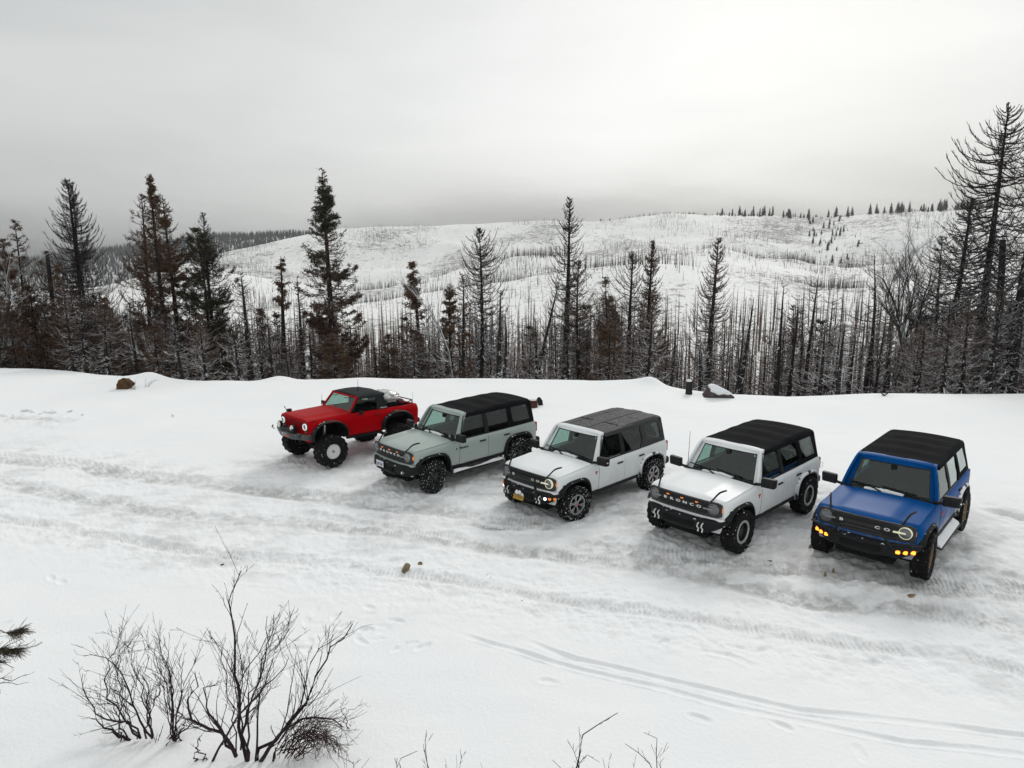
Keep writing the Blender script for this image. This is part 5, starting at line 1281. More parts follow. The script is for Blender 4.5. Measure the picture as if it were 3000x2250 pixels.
CARPOS = dict(w3=(1.835, 16.486, -2.373), w4=(4.924, 14.553, -2.386), bl=(7.807, 13.41, -2.316), sg=(-1.509, 18.175, -2.386))
def cz(k, dz=0): x, y, a = CARPOS[k]; return (x, y, dz), a
p, a = cz('sg', .0)
offroader('off_road_vehicle', 'sage green four-door off-roader with black fabric roof beside the red pickup', p, a, P_SAGE, 'soft', 'spoke8', 20, .425, None, 'slots', False, 'dim', 'pale', False, 'round', True, 'bar', M_RUBS, side_badge='script', glassm=None)
p, a = cz('w3', -.10)
offroader('off_road_vehicle', 'white four-door off-roader with grey hard top and a black hoop bar on its bumper', p, a, P_WHITE, 'hard', 'split', -6, .425, 'hoop', 'mesh', True, False, 'yellow', True, 'pods', False, 'none', M_RUBS, True, letters='ends', side_badge='triangle', snowfl=True)
p, a = cz('w4', .03)
offroader('off_road_vehicle', 'white four-door off-roader with black fabric roof and three amber lights in its grille', p, a, P_WHITE, 'soft', 'mesh', 0, .44, None, 'mesh', False, 'dim', None, True, None, False, 'none', M_RUB, True, side_badge='triangle', snowfl=True, antenna=True)
p, a = cz('bl', .04)
offroader('off_road_vehicle', 'blue four-door off-roader with black fabric roof and lit amber bumper lamps at the right', p, a, P_BLUE, 'soft', 'bronze', 3, .44, 'slant', 'mesh', True, False, None, False, 'triple', False, 'board', M_RUB, True, letters='ends', side_badge='orange', snowfl=True, glassm=G_BLUE)
# ---- lifted vintage pickup-style off-roader
def pickup(loc, yaw):
    root = empty('vintage_pickup', loc, (0, 0, yaw)); tag(root, 'red lifted vintage pickup with black half cab and white wheel faces, leftmost vehicle', 'pickup truck')
    WB = 1.17; rT = .475; ZS = .81; ZB = 1.44   # sill and belt heights
    pr = [(.78, ZS-.03), (.815, ZS+.03), (.83, 1.10), (.835, 1.27), (.825, 1.32), (.79, 1.385), (.74, ZB)]
    xs = [-1.98, -1.95, -1.8, -1.5, -1.2, -.9, -.4, .0, .42, .8, 1.1, 1.4, 1.6, 1.72, 1.76]
    def hfun(x): return ZB-.0*x-(0.06*max(0, (x-.4)/1.36))
    def sy(x, z):
        e = 1-.03*max(0, (x-1.3)/.46)**2-.02*max(0, (-x-1.7)/.28)
        return float(np.interp(z, [p_[1] for p_ in pr], [p_[0] for p_ in pr]))*e
    rings = []
    for x in xs:
        e = .975 if x in (xs[0], xs[-1]) else 1; h = hfun(x); k = (h-ZS)/(ZB-ZS)
        half = [(x, .4, ZS-.03), (x, .72, ZS-.03)]+[(x, sy(x, z)*e, ZS+(z-ZS)*k if z > 1.2 else z) for y, z in pr]+[(x, .45, h+.03 if x > .4 else h), ]
        rings.append(half+[(a_, -b_, c_) for a_, b_, c_ in reversed(half)])
    body = MB().loft(rings).build('body', P_RED, root)
    cut = []
    for cx in (WB, -WB):
        for s in (1, -1):
            rg = [[(cx+.53*math.cos(a_)*1.0, yy, .95+(.36 if math.sin(a_) > 0 else .45)*math.sin(a_)) for a_ in [2*math.pi*k/28 for k in range(28)]] for yy in (.42*s, 1.3*s)]
            cut.append(MB().loft(rg).build('cut', None))
    cut.append(MB().box(-.62, .40, -.72, .72, 1.0, 1.8).build('cut', None)); cut.append(MB().box(-1.88, -.70, -.68, .68, 1.08, 1.8).build('cut', None))
    root.rotation_euler = (0, 0, 0); root.location = (0, 0, 0); bpy.context.view_layer.update(); boolean(body, cut); darken_arches(body, lambda q: abs(q.y) < .80 and abs(q.y) > .40 and any(((q.x-cx)/.545)**2+((q.z-.95)/(.372 if q.z > .95 else .46))**2 <= 1.0 for cx in (WB, -WB))); root.rotation_euler = (0, -.042, yaw); root.location = loc; root.scale = (.978, 1.025, .962)
    MB().add([(-.61, -.71, 1.39), (-.61, .71, 1.39), (.39, .71, 1.39), (.39, -.71, 1.39), (-.61, -.71, 1.02), (-.61, .71, 1.02), (.39, .71, 1.02), (.39, -.71, 1.02)], [(0, 1, 5, 4), (1, 2, 6, 5), (2, 3, 7, 6), (3, 0, 4, 7), (4, 5, 6, 7)]).build('cabin_tub', M_INT, root)
    MB().add([(-1.87, -.67, 1.40), (-1.87, .67, 1.40), (-.71, .67, 1.40), (-.71, -.67, 1.40), (-1.87, -.67, 1.10), (-1.87, .67, 1.10), (-.71, .67, 1.10), (-.71, -.67, 1.10)], [(0, 1, 5, 4), (1, 2, 6, 5), (2, 3, 7, 6), (3, 0, 4, 7), (4, 5, 6, 7)]).build('load_bed', M_INT, root)
    # bonnet with raised centre
    V = []; nx, ny = 14, 16
    for i in range(nx+1):
        x = .42+(1.775-.42)*i/nx
        for j in range(ny+1):
            q = -1+2*j/ny; y = q*(.72-.02*i/nx); z = hfun(x)+.012+.020*(1-q*q)+.045*float(sst(.80, .55, np.array(abs(q)*1.0+.12*(i/nx))))*(.25+.75*(1-i/nx))
            if i == nx: z -= .02
            V.append((x, y, z))
    F = [(i*(ny+1)+j, i*(ny+1)+j+1, (i+1)*(ny+1)+j+1, (i+1)*(ny+1)+j) for i in range(nx) for j in range(ny)]
    n0 = len(V); ed = [i*(ny+1) for i in range(nx+1)]+[nx*(ny+1)+j for j in range(1, ny+1)]+[i*(ny+1)+ny for i in range(nx-1, -1, -1)]
    V += [(V[e][0], V[e][1], V[e][2]-.05) for e in ed]; F += [(ed[k], ed[k+1], n0+k+1, n0+k) for k in range(len(ed)-1)]
    MB().add(V, F).build('bonnet', P_RED, root, smooth=40)
    for s in (1, -1): MB().box(1.58, 1.64, s*.745-.02, s*.745+.02, 1.37, 1.395).build('bonnet_latch', M_BLK, root, bev=.005)
    # grille
    g_ = MB().slab(rrect(-.74, .74, 1.07, 1.335, .05), lambda y, z, o: (1.755+o, y, z), .025).build('grille_surround', P_RED, root)
    MB().slab(rrect(-.46, .46, 1.10, 1.31, .02), lambda y, z, o: (1.781+o, y, z), .004).build('grille_opening', M_VOID, g_)
    q = MB()
    for z in (1.125, 1.165, 1.205, 1.245, 1.285): q.box(1.784, 1.796, -.45, .45, z-.007, z+.007)
    for k in range(7): y = -.45+.15*k; q.box(1.785, 1.799, y-.006, y+.006, 1.105, 1.305)
    q.build('grille_bars', P_RED, g_)
    for s in (1, -1):
        MB().slab(rrect(s*.60-.12, s*.60+.12, 1.09, 1.325, .04), lambda y, z, o: (1.781+o, y, z), .006).build('headlight_surround', M_BLK, g_)
        hl = MB().lathe([(0, .03), (.05, .028), (.085, .012), (.09, 0)], 28, 'x', (1.785, s*.60, 1.21)).build('headlight', M_LENS, root)
        MB().lathe([(.074, .028), (.079, .040), (.091, .038), (.095, .02), (.095, 0)], 32, 'x', (1.785, s*.60, 1.21)).build('ring', mat('lit_halo_ring', (.5, .5, .5), .3, emit=(1, 1, 1), es=.40), hl)
        MB().lathe([(0, .012), (.03, .01), (.035, 0)], 14, 'x', (1.785, s*.62, 1.06)).build('indicator', M_LENS, root)
    # bumper, winch, lamps
    b = MB(); rg = []
    for i in range(21):
        y = -.86+1.72*i/20; e = abs(y)/.86; x0 = 2.06-.20*max(0, e-.35)/.65
        zt = .99+.0*e+.03*max(0, .35-e); zb = .84+.05*max(0, e-.4)
        rg.append([(x0-.18, y, zt), (x0-.02, y, zt), (x0, y, zt-.03), (x0-.02, y, zb), (x0-.16, y, zb+.01)])
    bump = b.loft(rg).build('front_bumper', add_snow(mat('grey_steel_bumper', (.06, .062, .065), .5, .3, noise=.3), .05, 20, .6, .2), root)
    MB().lathe([(.075, -.20), (.075, .20)], 20, 'y', (1.94, 0, 1.03)).box(1.86, 2.0, -.30, -.20, .98, 1.13).box(1.86, 2.0, .20, .30, .98, 1.13).build('winch', M_BLK, bump, bev=.01)
    MB().slab(rrect(-.17, .13, .89, .975, .04), lambda y, z, o: (2.062+o, y, z), .02).build('winch_fairlead', M_RIMM, bump)
    MB().slab(rrect(-.10, .08, .92, .945, .012), lambda y, z, o: (2.083+o, y, z), .003).build('fairlead_slot', M_VOID, bump)
    MB().tube([(2.09, .03, .93), (2.10, .16, .90), (2.08, .24, .95)], .016, 6).build('winch_hook', M_ORG, bump)
    for s in (1, -1):
        MB().tube([(2.0, s*.74, .95), (2.06, s*.75, 1.0), (2.02, s*.76, 1.06)], .022, 6).build('shackle', M_BLK, bump)
    for s in (-.52, .20):
        MB().lathe([(0, .06), (.08, .055), (.105, .03), (.09, -.04), (.03, -.07)], 24, 'x', (1.93, s, 1.12)).build('driving_lamp', M_BLK, bump)
        MB().lathe([(0, .070), (.07, .066), (.094, .045)], 24, 'x', (1.93, s, 1.12)).build('driving_lamp_lens', mat('frosted_lamp_cover', (.68, .68, .60), .4), bump)
    # flares
    for cx in (WB, -WB):
        b = MB(); rings = []
        for i in range(21):
            a_ = R(-16+212*i/20); c_, s_ = math.cos(a_), math.sin(a_); P = lambda r_, y: (cx+r_*1.02*c_, y, .95+(r_*.70 if s_ > 0 else r_*.85)*s_)
            rings.append([P(.515, .76), P(.52, .935), P(.545, .94), P(.575, .88), P(.575, .80)])
        b.loft(rings)
        b.build('wheel_arch_flare', M_TRIM, root, smooth=50); mirror_y(b).build('wheel_arch_flare', M_TRIM, root, smooth=50)
        for s in (1, -1):
            w_ = MB().loft([[(cx+.52*math.cos(a_), yy*s, .95+.355*math.sin(a_)) for a_ in [math.pi*k/16 for k in range(17)]] for yy in (.43, .83)], close=False, cap=False)
            w_.add([(cx-.5, .42*s, .80), (cx+.5, .42*s, .80), (cx+.45, .42*s, 1.3), (cx-.45, .42*s, 1.3)], [(0, 1, 2, 3)]); w_.build('wheel_well', M_VOID, root)
            wheel(root, cx, s*.87, rT, .34, 'white', s, 0, M_RUB, rr=.20)
    MB().tube([(WB, -.8, rT), (WB, .8, rT)], .05, 8).tube([(-WB, -.8, rT), (-WB, .8, rT)], .05, 8).tube([(WB, -.1, rT), (WB, .14, rT)], .13, 10).box(-1.8, 1.85, -.42, -.32, .70, .84).box(-1.8, 1.85, .32, .42, .70, .84).tube([(WB+.08, -.6, rT+.06), (WB+.12, .6, rT+.02)], .022, 6).build('chassis', M_VOID, root)
    for s in (.5, -.5):
        for cx in (WB, -WB): MB().tube([(cx, s, rT), (cx-.06, s*.95, 1.15)], .045, 8).build('shock_absorber', M_RIMM if cx > 0 else M_VOID, root)
    for s in (1, -1): MB().box(-.62, .62, s*.80-.05, s*.80+.05, ZS-.09, ZS-.02).build('rock_slider', M_BLK, root, bev=.02)
    # door
    for s in (1, -1):
        for (off, gr, m_, nm) in ((.002, .006, M_VOID, 'door_seal'), (.006, 0, P_RED, 'door')):
            x0, x1 = -.56-gr, .44+gr; V = []; n = 10; nz = 10
            for i in range(n+1):
                for j in range(nz+1):
                    x = x0+(x1-x0)*i/n; z = ZS+.04-gr+(ZB-.025-gr*-.2-ZS-.04)*j/nz; V.append((x, s*(sy(x, z)+off), z))
            F = [(i*(nz+1)+j, (i+1)*(nz+1)+j, (i+1)*(nz+1)+j+1, i*(nz+1)+j+1) for i in range(n) for j in range(nz)]
            d = MB().add(V, F).build(nm, m_, root, smooth=40)
        MB().box(-.47, -.34, s*.835-.015, s*.835+.03, 1.31, 1.335).build('handle', M_BLK, d, bev=.006)
        MB().tube([(.30, s*.80, 1.40), (.26, s*.90, 1.40), (.24, s*.98, 1.46)], .012, 6).box(.20, .26, s*1.0-.09, s*1.0+.05, 1.42, 1.53).build('mirror', M_BLK, root, bev=.012)
    MB().loft([[(x, s_*(sy(x, 1.30)+.009), z) for z in (1.272, 1.285)] for x in (1.6, -1.9) for s_ in (1,)], close=False, cap=False).build('side_crease', P_RED, root)
    # windscreen
    XA0, XA1, ZT = .44, .10, 1.895
    def ws(y, t, off=0): return (XA0+(XA1-XA0)*t+off, y*(1-.10*t), ZB+.0+t*(ZT-ZB)+off*.5)
    def wsl(y0, y1, t0, t1, off, th, m, nm): return MB().loft([[ws(y0+(y1-y0)*i/6, t, o) for t, o in ((t0, off), (t1, off), (t1, off-th), (t0, off-th))] for i in range(7)]).build(nm, m, root)
    fr = wsl(-.73, .73, .88, 1.0, .012, .04, P_RED, 'windscreen_frame'); wsl(-.73, .73, -.01, .09, .012, .04, P_RED, 'windscreen_frame')
    for s in (1, -1): wsl(*sorted((s*.66, s*.73)), .09, .88, .012, .04, P_RED, 'windscreen_frame')
    wsl(-.665, .665, .085, .885, .0, .006, G_WS, 'windscreen')
    for s in (.34, -.30): MB().tube([ws(s+.10, .93, .03), ws(s-.05, .80, .03), ws(s-.25, .76, .03)], .008, 5).build('wiper', M_BLK, root)
    # half cab: canvas top
    xr0, xr1 = .12, -.80; rg = []
    for i in range(15):
        x = xr0+(xr1-xr0)*i/14; u = i/14; zt = ZT+.012+.030*math.sin(min(1, u*1.6)*math.pi/2)-.04*max(0, u-.75)/.25
        half = [(x, .69, ZT-.06), (x, .675, ZT-.01), (x, .63, zt-.005), (x, .48, zt+.02), (x, .24, zt+.032)]
        rg.append(half+[(x, 0, zt+.035)]+[(a_, -b_, c_) for a_, b_, c_ in reversed(half)]+[(x, -.60, ZT-.06), (x, .60, ZT-.06)])
    top = MB().loft(rg).build('canvas_roof', M_CLOTH2, root, smooth=45)
    def sd(x, t, off, s): return (x, s*(.745-.062*t+off), ZB+t*(ZT-.055-ZB))
    for s in (1, -1):
        MB().slab([(.40, .02), (-.50, .02), (-.50, .95), (.10, .95)], lambda x, t, o: sd(x, t, -.01-o, s), .006).build('side_window', G_SIDEC, root)
        MB().slab([(-.49, .0), (-.53, .0), (-.53, 1.0), (-.49, 1.0)], lambda x, t, o: sd(x, t, .003-o, s), .03).build('window_frame', M_BLK, root)
        MB().slab([(.44, .0), (.40, .0), (.10, .95), (-.50, .95), (-.50, 1.0), (.10, 1.0)], lambda x, t, o: sd(x, t, .002-o, s), .03).build('window_frame', M_BLK, root)
        MB().slab([(-.52, .0), (-.84, .0), (-.80, .5), (-.74, 1.0), (-.52, 1.0)], lambda x, t, o: sd(x, t, .004-o, s), .05).build('canvas_side', M_CLOTH2, root)
    text_mesh('canvas_label', 'BRONCO', .045, M_WHT, root, Matrix.Translation((-.72, .754, ZB+.045)) @ MSIDE, .001, 1, 1.2)
    bk = lambda y, z, o: (-.84+.08*(z-ZB)/(ZT-ZB)+o, y*(1-.1*(z-ZB)/(ZT-ZB)), z)
    q_ = MB()
    for (y0_, y1_, z0_, z1_) in ((-.74, .74, ZB-.03, ZB+.08), (-.74, .74, ZT-.09, ZT-.01), (-.74, -.56, ZB+.08, ZT-.09), (.56, .74, ZB+.08, ZT-.09)): q_.slab([(y0_, z0_), (y1_, z0_), (y1_, z1_), (y0_, z1_)], bk, .03)
    q_.build('canvas_back', M_CLOTH2, root); MB().slab([(-.56, ZB+.08), (.56, ZB+.08), (.56, ZT-.09), (-.56, ZT-.09)], bk, .006).build('rear_window', G_SIDEC, root)
    MB().tube([(-.78, -.66, ZT-.02), (-.80, 0, ZT+.0), (-.78, .66, ZT-.02)], [.045, .055, .045], 8).build('rolled_canvas', M_BLK, root)
    MB().box(-.5, -.38, -.62, .62, 1.2, 1.56).build('bench_backrest', M_SEAT, root, bev=.04)
    MB().lathe([(.18, -.012), (.195, 0), (.18, .012), (.165, 0), (.18, -.012)], 20, 'x', (.12, .36, 1.42)).build('steering_wheel', M_BLK, root)
    MB().box(.20, .40, -.70, .70, 1.28, 1.40).build('dashboard', M_INT, root, bev=.03)
    MB().tube([(-.30, .05, ZT+.07), (-.305, .05, ZT+.40)], [.006, .004], 6).lathe([(0, .03), (.02, .02), (.05, 0)], 12, 'x', (-.30, .05, ZT+.07)).build('roof_antenna', M_BLK, root)
    MB().tube([(.50, -.68, 1.42), (.46, -.70, 1.82)], [.008, .004], 6).build('antenna', M_BLK, root)
    MB().tube([(-1.93, .60, 1.42), (-1.93, .60, 1.80)], [.006, .004], 6).build('whip', M_RIMM, root)
    # mirror frame at far front corner
    MB().tube([(1.52, -.78, 1.36), (1.54, -.84, 1.40), (1.58, -.86, 1.50), (1.60, -.88, 1.55)], .012, 6).box(1.40, 1.52, -.90, -.80, 1.37, 1.45).build('wing_mirror', M_BLK, root)
    # rear
    MB().box(-2.08, -1.97, -.78, .78, .84, .98).build('rear_bumper', M_BLK, root, bev=.02)
    for s in (1, -1): MB().box(-2.0, -1.975, s*.74-.04, s*.74+.04, 1.12, 1.26).build('tail_light', M_REDL, root, bev=.008)
    rack = MB().tube([(-1.88, -.62, 1.42), (-1.88, -.62, 1.56), (-1.88, .62, 1.56), (-1.88, .62, 1.42)], .018, 6).tube([(-1.88, .62, 1.56), (-1.70, .62, 1.50), (-1.70, .62, 1.42)], .018, 6).tube([(-.90, -.66, 1.40), (-.90, -.66, 1.62), (-.90, .66, 1.62), (-.90, .66, 1.40)], .022, 6).build('bed_rack', M_BLK, root)
    return root
RP = (-4.865, 19.90, .02); RA = -2.35
rp_ = pickup(RP, RA); bpy.context.view_layer.update(); RMW = rp_.matrix_world.copy()
def car_pt(p): return RMW @ Vector(p)
# load under clear plastic and the dark duffel beneath, both lying in the bed
def blob(name, c, rad, m, label, cat, seed, rough=.12, n=3, zmin=-1, fold=0):
    bm = bmesh.new(); bmesh.ops.create_icosphere(bm, subdivisions=n, radius=1)
    P = np.array([list(v.co) for v in bm.verts])
    d = fbm(P[:, 0]*1.6+seed, P[:, 1]*1.6+P[:, 2]*2.1, seed, 4, .6)*rough*2
    if fold: d += np.abs(fbm(P[:, 0]*3+P[:, 2]*2, P[:, 1]*3-P[:, 2], seed+9, 3, .7))*fold
    for v, k in zip(bm.verts, d):
        q = v.co*(1+k); v.co = Vector((q.x*rad[0], q.y*rad[1], max(zmin, q.z)*rad[2]))
    me = bpy.data.meshes.new(name); bm.to_mesh(me); bm.free()
    for p_ in me.polygons: p_.use_smooth = True
    o = link_mesh(name, me, m); o.location = c; tag(o, label, cat); return o
MPL = mat('crumpled_clear_plastic', (.42, .43, .42), .25, coat=.8, noise=.5, nscale=7, bump=1.0, bscale=9)
o = blob('plastic_wrapped_bundle', car_pt((-1.22, .12, 1.66)), (.45, .40, .20), MPL, 'bundle under crumpled clear plastic piled in the red pickup bed', 'bundle', 5, .25, 4, fold=.25); o.rotation_euler = (0, 0, RA)
o = blob('duffel_bag', car_pt((-1.15, .30, 1.42)), (.42, .28, .16), M_CLOTH, 'black duffel bag under the plastic bundle in the red pickup bed', 'bag', 8, .12, 3); o.rotation_euler = (0, 0, RA)
o = blob('rolled_blanket', car_pt((-1.60, .34, 1.50)), (.14, .20, .10), mat('maroon_cloth', (.10, .02, .035), .9), 'maroon rolled blanket at the rear end of the red pickup bed', 'blanket', 9, .12, 3); o.rotation_euler = (0, 0, RA)
# ---------------------------------------------------------------- small things on the snow
def Z6(p): return (p[0]*.5425, 1600+p[1]*.5425)
def Z7(p): return (1000+p[0]*.5425, 1600+p[1]*.5425)
MTWIG = mat('dark_reddish_twig', (.030, .020, .022), .85, spec=.2, noise=.5, nscale=9)
MTWIG = add_snow(MTWIG, -.05, 9, .6, .2)
MTWIGF = mat('foreground_twig', (.020, .016, .024), .85, spec=.2)
def shrub(name, label, zp, Zf, Y, m, base=None, group=None, cat='shrub', rooted=False, **k):
    """zp: list of (points, radius, depth offset at the tip)"""
    st = []
    for pts, r, dy in zp:
        n = len(pts); P = [ony(*Zf(p), Y+dy*i/(n-1)) for i, p in enumerate(pts)]
        if rooted:
            if not st: rx = P[0].x; rg_ = Vector((rx, Y, gz(rx, Y)-.05))
            P = [rg_.copy(), rg_.lerp(P[0], .5)+Vector((.03, 0, 0))]+P; r *= 1.1
        st.append((P, r))
    b = np.array(list(base if base is not None else st[0][0][0])); A = bush(st, **k); A.V = [v-b for v in A.V]
    root = empty(name, tuple(b)); tag(root, label, cat, group); S = Acc(); T = Acc(); off = 0
    for i, (v, f) in enumerate(zip(A.V, A.F)):
        f = f-off; off += len(v); (S if i < len(st) else T).add(v, f)
    link_mesh('stems', S.mesh('stems'), m, root)
    if T.V: link_mesh('twigs', T.mesh('twigs'), m, root)
    return root
def Yof(u, v): return onz(u, v)[1]
y0 = Yof(*Z6((760, 1050)))
shrub('bare_shrub', 'low bare shrub with tangled dark twigs, leftmost of the three foreground shrubs', [
 ([(705, 1052), (640, 1010), (560, 980), (490, 930)], .022, .1), ([(700, 1052), (650, 1000), (660, 900), (640, 800), (650, 700), (635, 510)], .010, .3), ([(760, 1038), (700, 960), (640, 900), (590, 820), (570, 700), (600, 600), (640, 520)], .013, -.2),
 ([(760, 1038), (700, 950), (560, 940), (500, 890), (460, 800), (455, 680)], .014, .2), ([(825, 1038), (760, 960), (720, 850), (700, 750), (620, 640), (530, 600), (475, 580)], .014, .3), ([(820, 1038), (810, 920), (850, 820), (860, 720)], .016, -.2),
 ([(825, 1038), (800, 900), (740, 700), (710, 600), (680, 520)], .010, .1), ([(790, 1040), (800, 830), (770, 700), (800, 580)], .012, .4), ([(630, 1085), (660, 950), (600, 860), (540, 860)], .011, -.3), ([(740, 1040), (690, 890), (640, 790), (560, 760)], .010, -.3)], Z6, y0, MTWIG, seed=41, levels=2, nsub=8, spread=.65, upk=.2, lmul=.42, wig=.05, rmul=.45)
y1 = Yof(*Z6((940, 1055)))
shrub('bare_shrub', 'fan-shaped bare shrub with thin straight stems, middle of the three foreground shrubs', [
 ([(940, 1050), (930, 900), (935, 760), (900, 640), (860, 540), (845, 480)], .012, .2), ([(940, 1050), (920, 900), (890, 720), (830, 580), (785, 490)], .010, -.2), ([(945, 1050), (960, 880), (1000, 740), (1040, 640), (1080, 560)], .011, .3), ([(935, 1050), (900, 860), (860, 700), (800, 640)], .009, -.3),
 ([(945, 1050), (980, 800), (985, 700), (970, 580)], .009, .1), ([(940, 1050), (935, 840), (900, 660), (885, 480)], .009, .3), ([(760, 1160), (850, 1080), (960, 1020), (1070, 940)], .024, .1), ([(810, 1200), (830, 1120), (920, 1050)], .018, -.1), ([(1015, 1112), (980, 1050), (960, 1030)], .022, 0), ([(950, 1055), (990, 960), (1020, 915)], .014, 0)],
 Z6, y1, MTWIG, seed=42, levels=2, nsub=7, spread=.5, upk=.3, lmul=.40, wig=.04, rmul=.45)
y2 = Yof(*Z6((1340, 1165)))
shrub('bare_shrub', 'tallest bare shrub with a long wispy leader, at lower left', [
 ([(1335, 1165), (1300, 1050), (1305, 950), (1280, 800), (1270, 650), (1275, 450), (1265, 380), (1245, 250), (1295, 125)], .024, .5), ([(1340, 1165), (1320, 1000), (1330, 850), (1390, 740), (1440, 600), (1460, 480), (1480, 380)], .017, .3), ([(1335, 1160), (1330, 950), (1380, 780), (1430, 620), (1450, 360)], .014, -.3),
 ([(1300, 1100), (1290, 740), (1380, 600), (1450, 480), (1580, 420)], .012, .3), ([(1275, 1135), (1220, 1020), (1130, 980), (1060, 960), (1010, 830), (1060, 700)], .026, -.2), ([(1270, 1130), (1200, 1000), (1110, 880), (1100, 780), (1180, 740)], .020, .2),
 ([(1390, 1175), (1410, 1090), (1500, 1020), (1600, 920), (1680, 780), (1720, 680), (1800, 560), (1900, 430)], .024, .4), ([(1400, 1175), (1500, 1040), (1540, 980), (1650, 940), (1750, 930), (1850, 970)], .026, -.2), ([(1470, 1195), (1500, 1080), (1560, 980), (1640, 820), (1670, 650), (1720, 560), (1850, 470)], .014, .2),
 ([(1130, 1200), (1180, 1090), (1280, 940), (1380, 800), (1500, 700), (1560, 600)], .016, -.3), ([(1380, 1160), (1390, 980), (1400, 860), (1450, 700), (1490, 560), (1560, 440)], .014, .3), ([(1275, 1135), (1250, 900), (1215, 640), (1160, 490), (1125, 470)], .010, .3), ([(1050, 1165), (1090, 1010)], .012, 0), ([(1130, 1200), (1100, 1120), (1040, 1080)], .012, .1)],
 Z6, y2, MTWIG, seed=43, levels=3, nsub=6, spread=.6, upk=.2, lmul=.36, wig=.05, rmul=.42)
tang = []
gg = np.random.default_rng(3)
for k in range(26):
    x0_ = gg.uniform(1480, 1640); y0_ = gg.uniform(1080, 1190); x1_ = gg.uniform(1700, 1880); pk = gg.uniform(915, 1060)
    tang.append(([(x0_, y0_), (x0_+60, (y0_+pk)/2-20), ((x0_+x1_)/2, pk), (x1_-20, pk+40), (x1_+gg.uniform(-30, 20), pk+gg.uniform(60, 150))], .007, gg.uniform(-.5, .5)))
shrub('brush_tangle', 'dense arching tangle of reddish brown twigs lying over the snow, right of the tallest shrub', tang, Z6, Yof(*Z6((1600, 1150))), mat('reddish_brown_twig', (.045, .024, .020), .9, spec=.1), seed=44, levels=2, nsub=6, spread=.6, upk=-.1, lmul=.4, wig=.06, rmul=.6)
shrub('bare_sprig', 'single slender reddish sprig standing in snow to the right of the brush tangle', [([(1880, 985), (1855, 900), (1850, 850), (1860, 780)], .006, 0), ([(1872, 960), (1862, 890), (1930, 868), (2005, 853)], .005, .1), ([(1878, 975), (1910, 945), (1918, 950)], .003, 0)], Z6, Yof(*Z6((1880, 990))), MTWIG, seed=45, levels=1, nsub=3, lmul=.3, rmul=.5)
YF = 5.6
FB = [('bare_bush', 'short forked twig tips at the bottom edge, left of centre', [([(60, 1400), (60, 1190), (30, 1150), (5, 1142)], .008, 0), ([(60, 1400), (62, 1190), (100, 1140), (108, 1130)], .006, .1), ([(75, 1400), (100, 1190), (155, 1137)], .006, .1)], 46),
 ('bare_bush', 'slanting branched twig at the bottom edge with its tip turned right', [([(240, 1400), (300, 1180), (350, 1130), (405, 1100)], .010, 0), ([(250, 1400), (300, 1170), (290, 1140)], .006, .1), ([(300, 1400), (330, 1190), (310, 1170)], .005, .1)], 47),
 ('bare_bush', 'straight upright twig with side shoots at the bottom edge near centre left', [([(500, 1400), (478, 1200), (458, 1150), (455, 1060), (462, 990)], .008, 0), ([(490, 1400), (460, 1080), (485, 1020)], .005, .1), ([(520, 1400), (478, 1200), (420, 1160)], .005, .1)], 48),
 ('bare_bush', 'thin faint twigs barely rising above the bottom edge', [([(600, 1400), (640, 1160), (678, 1108)], .005, 0), ([(610, 1400), (628, 1180), (632, 1120)], .004, .1), ([(560, 1400), (558, 1180), (564, 1150)], .004, .1), ([(790, 1400), (760, 1180), (752, 1158)], .004, 0)], 49),
 ('bare_bush', 'tall crooked thorny branch bending right at the bottom edge near centre', [([(1240, 1420), (1270, 1180), (1295, 1080), (1310, 1010), (1335, 990), (1400, 965), (1490, 908)], .013, 0), ([(1250, 1420), (1290, 1060), (1270, 1010), (1283, 965)], .007, .1), ([(1250, 1420), (1285, 1120), (1240, 1090), (1225, 1050)], .007, -.1), ([(1260, 1420), (1290, 1130), (1340, 1135), (1390, 1170)], .007, .1), ([(1230, 1420), (1190, 1190), (1140, 1155)], .008, .1)], 50),
 ('bare_bush', 'spreading bare twigs curving left at the bottom edge, right of centre', [([(1720, 1420), (1690, 1190), (1720, 1110), (1715, 1060), (1685, 1020), (1640, 1005)], .009, 0), ([(1715, 1420), (1722, 1110), (1780, 1080)], .005, .1), ([(1710, 1420), (1690, 1190), (1600, 1110), (1540, 1068)], .009, -.1), ([(1570, 1420), (1590, 1130)], .005, 0), ([(1460, 1420), (1435, 1190), (1400, 1150)], .006, 0), ([(1470, 1420), (1425, 1160), (1440, 1110)], .005, .1)], 51)]
for nm, lab, st, sd_ in FB: shrub(nm, lab, st, Z7, YF, MTWIGF, seed=sd_, levels=1, nsub=6, spread=.8, upk=.3, lmul=.065, wig=.03, rmul=.5, cat='bush', rooted=True)
# pine whose lowest boughs reach in at the left edge
YP = 7.4
bs = [([(-150, 560), (-60, 490), (0, 472), (60, 465), (112, 452)], .012, 0), ([(-150, 640), (-60, 575), (0, 562), (90, 562), (160, 548), (225, 525)], .012, .1), ([(-150, 660), (-50, 590), (60, 570), (120, 545), (165, 520)], .008, .2), ([(-150, 690), (-60, 640), (0, 625), (70, 655)], .009, 0), ([(-150, 780), (-60, 735), (0, 715), (70, 722), (148, 690)], .010, .1), ([(-150, 780), (-60, 745), (20, 735), (85, 748), (145, 740)], .008, -.1)]
st = [([ony(*Z6(p), YP+dy*i/len(pts)) for i, p in enumerate(pts)], r) for pts, r, dy in bs]
tb = ony(*Z6((-150, 1300)), YP); tb.z = gz(tb.x, tb.y)-.05; tt = ony(*Z6((-150, -500)), YP)
root = empty('pine_tree', tuple(tb)); tag(root, 'pine at the left edge, its needle-tufted bough tips reaching into the foreground', 'tree')
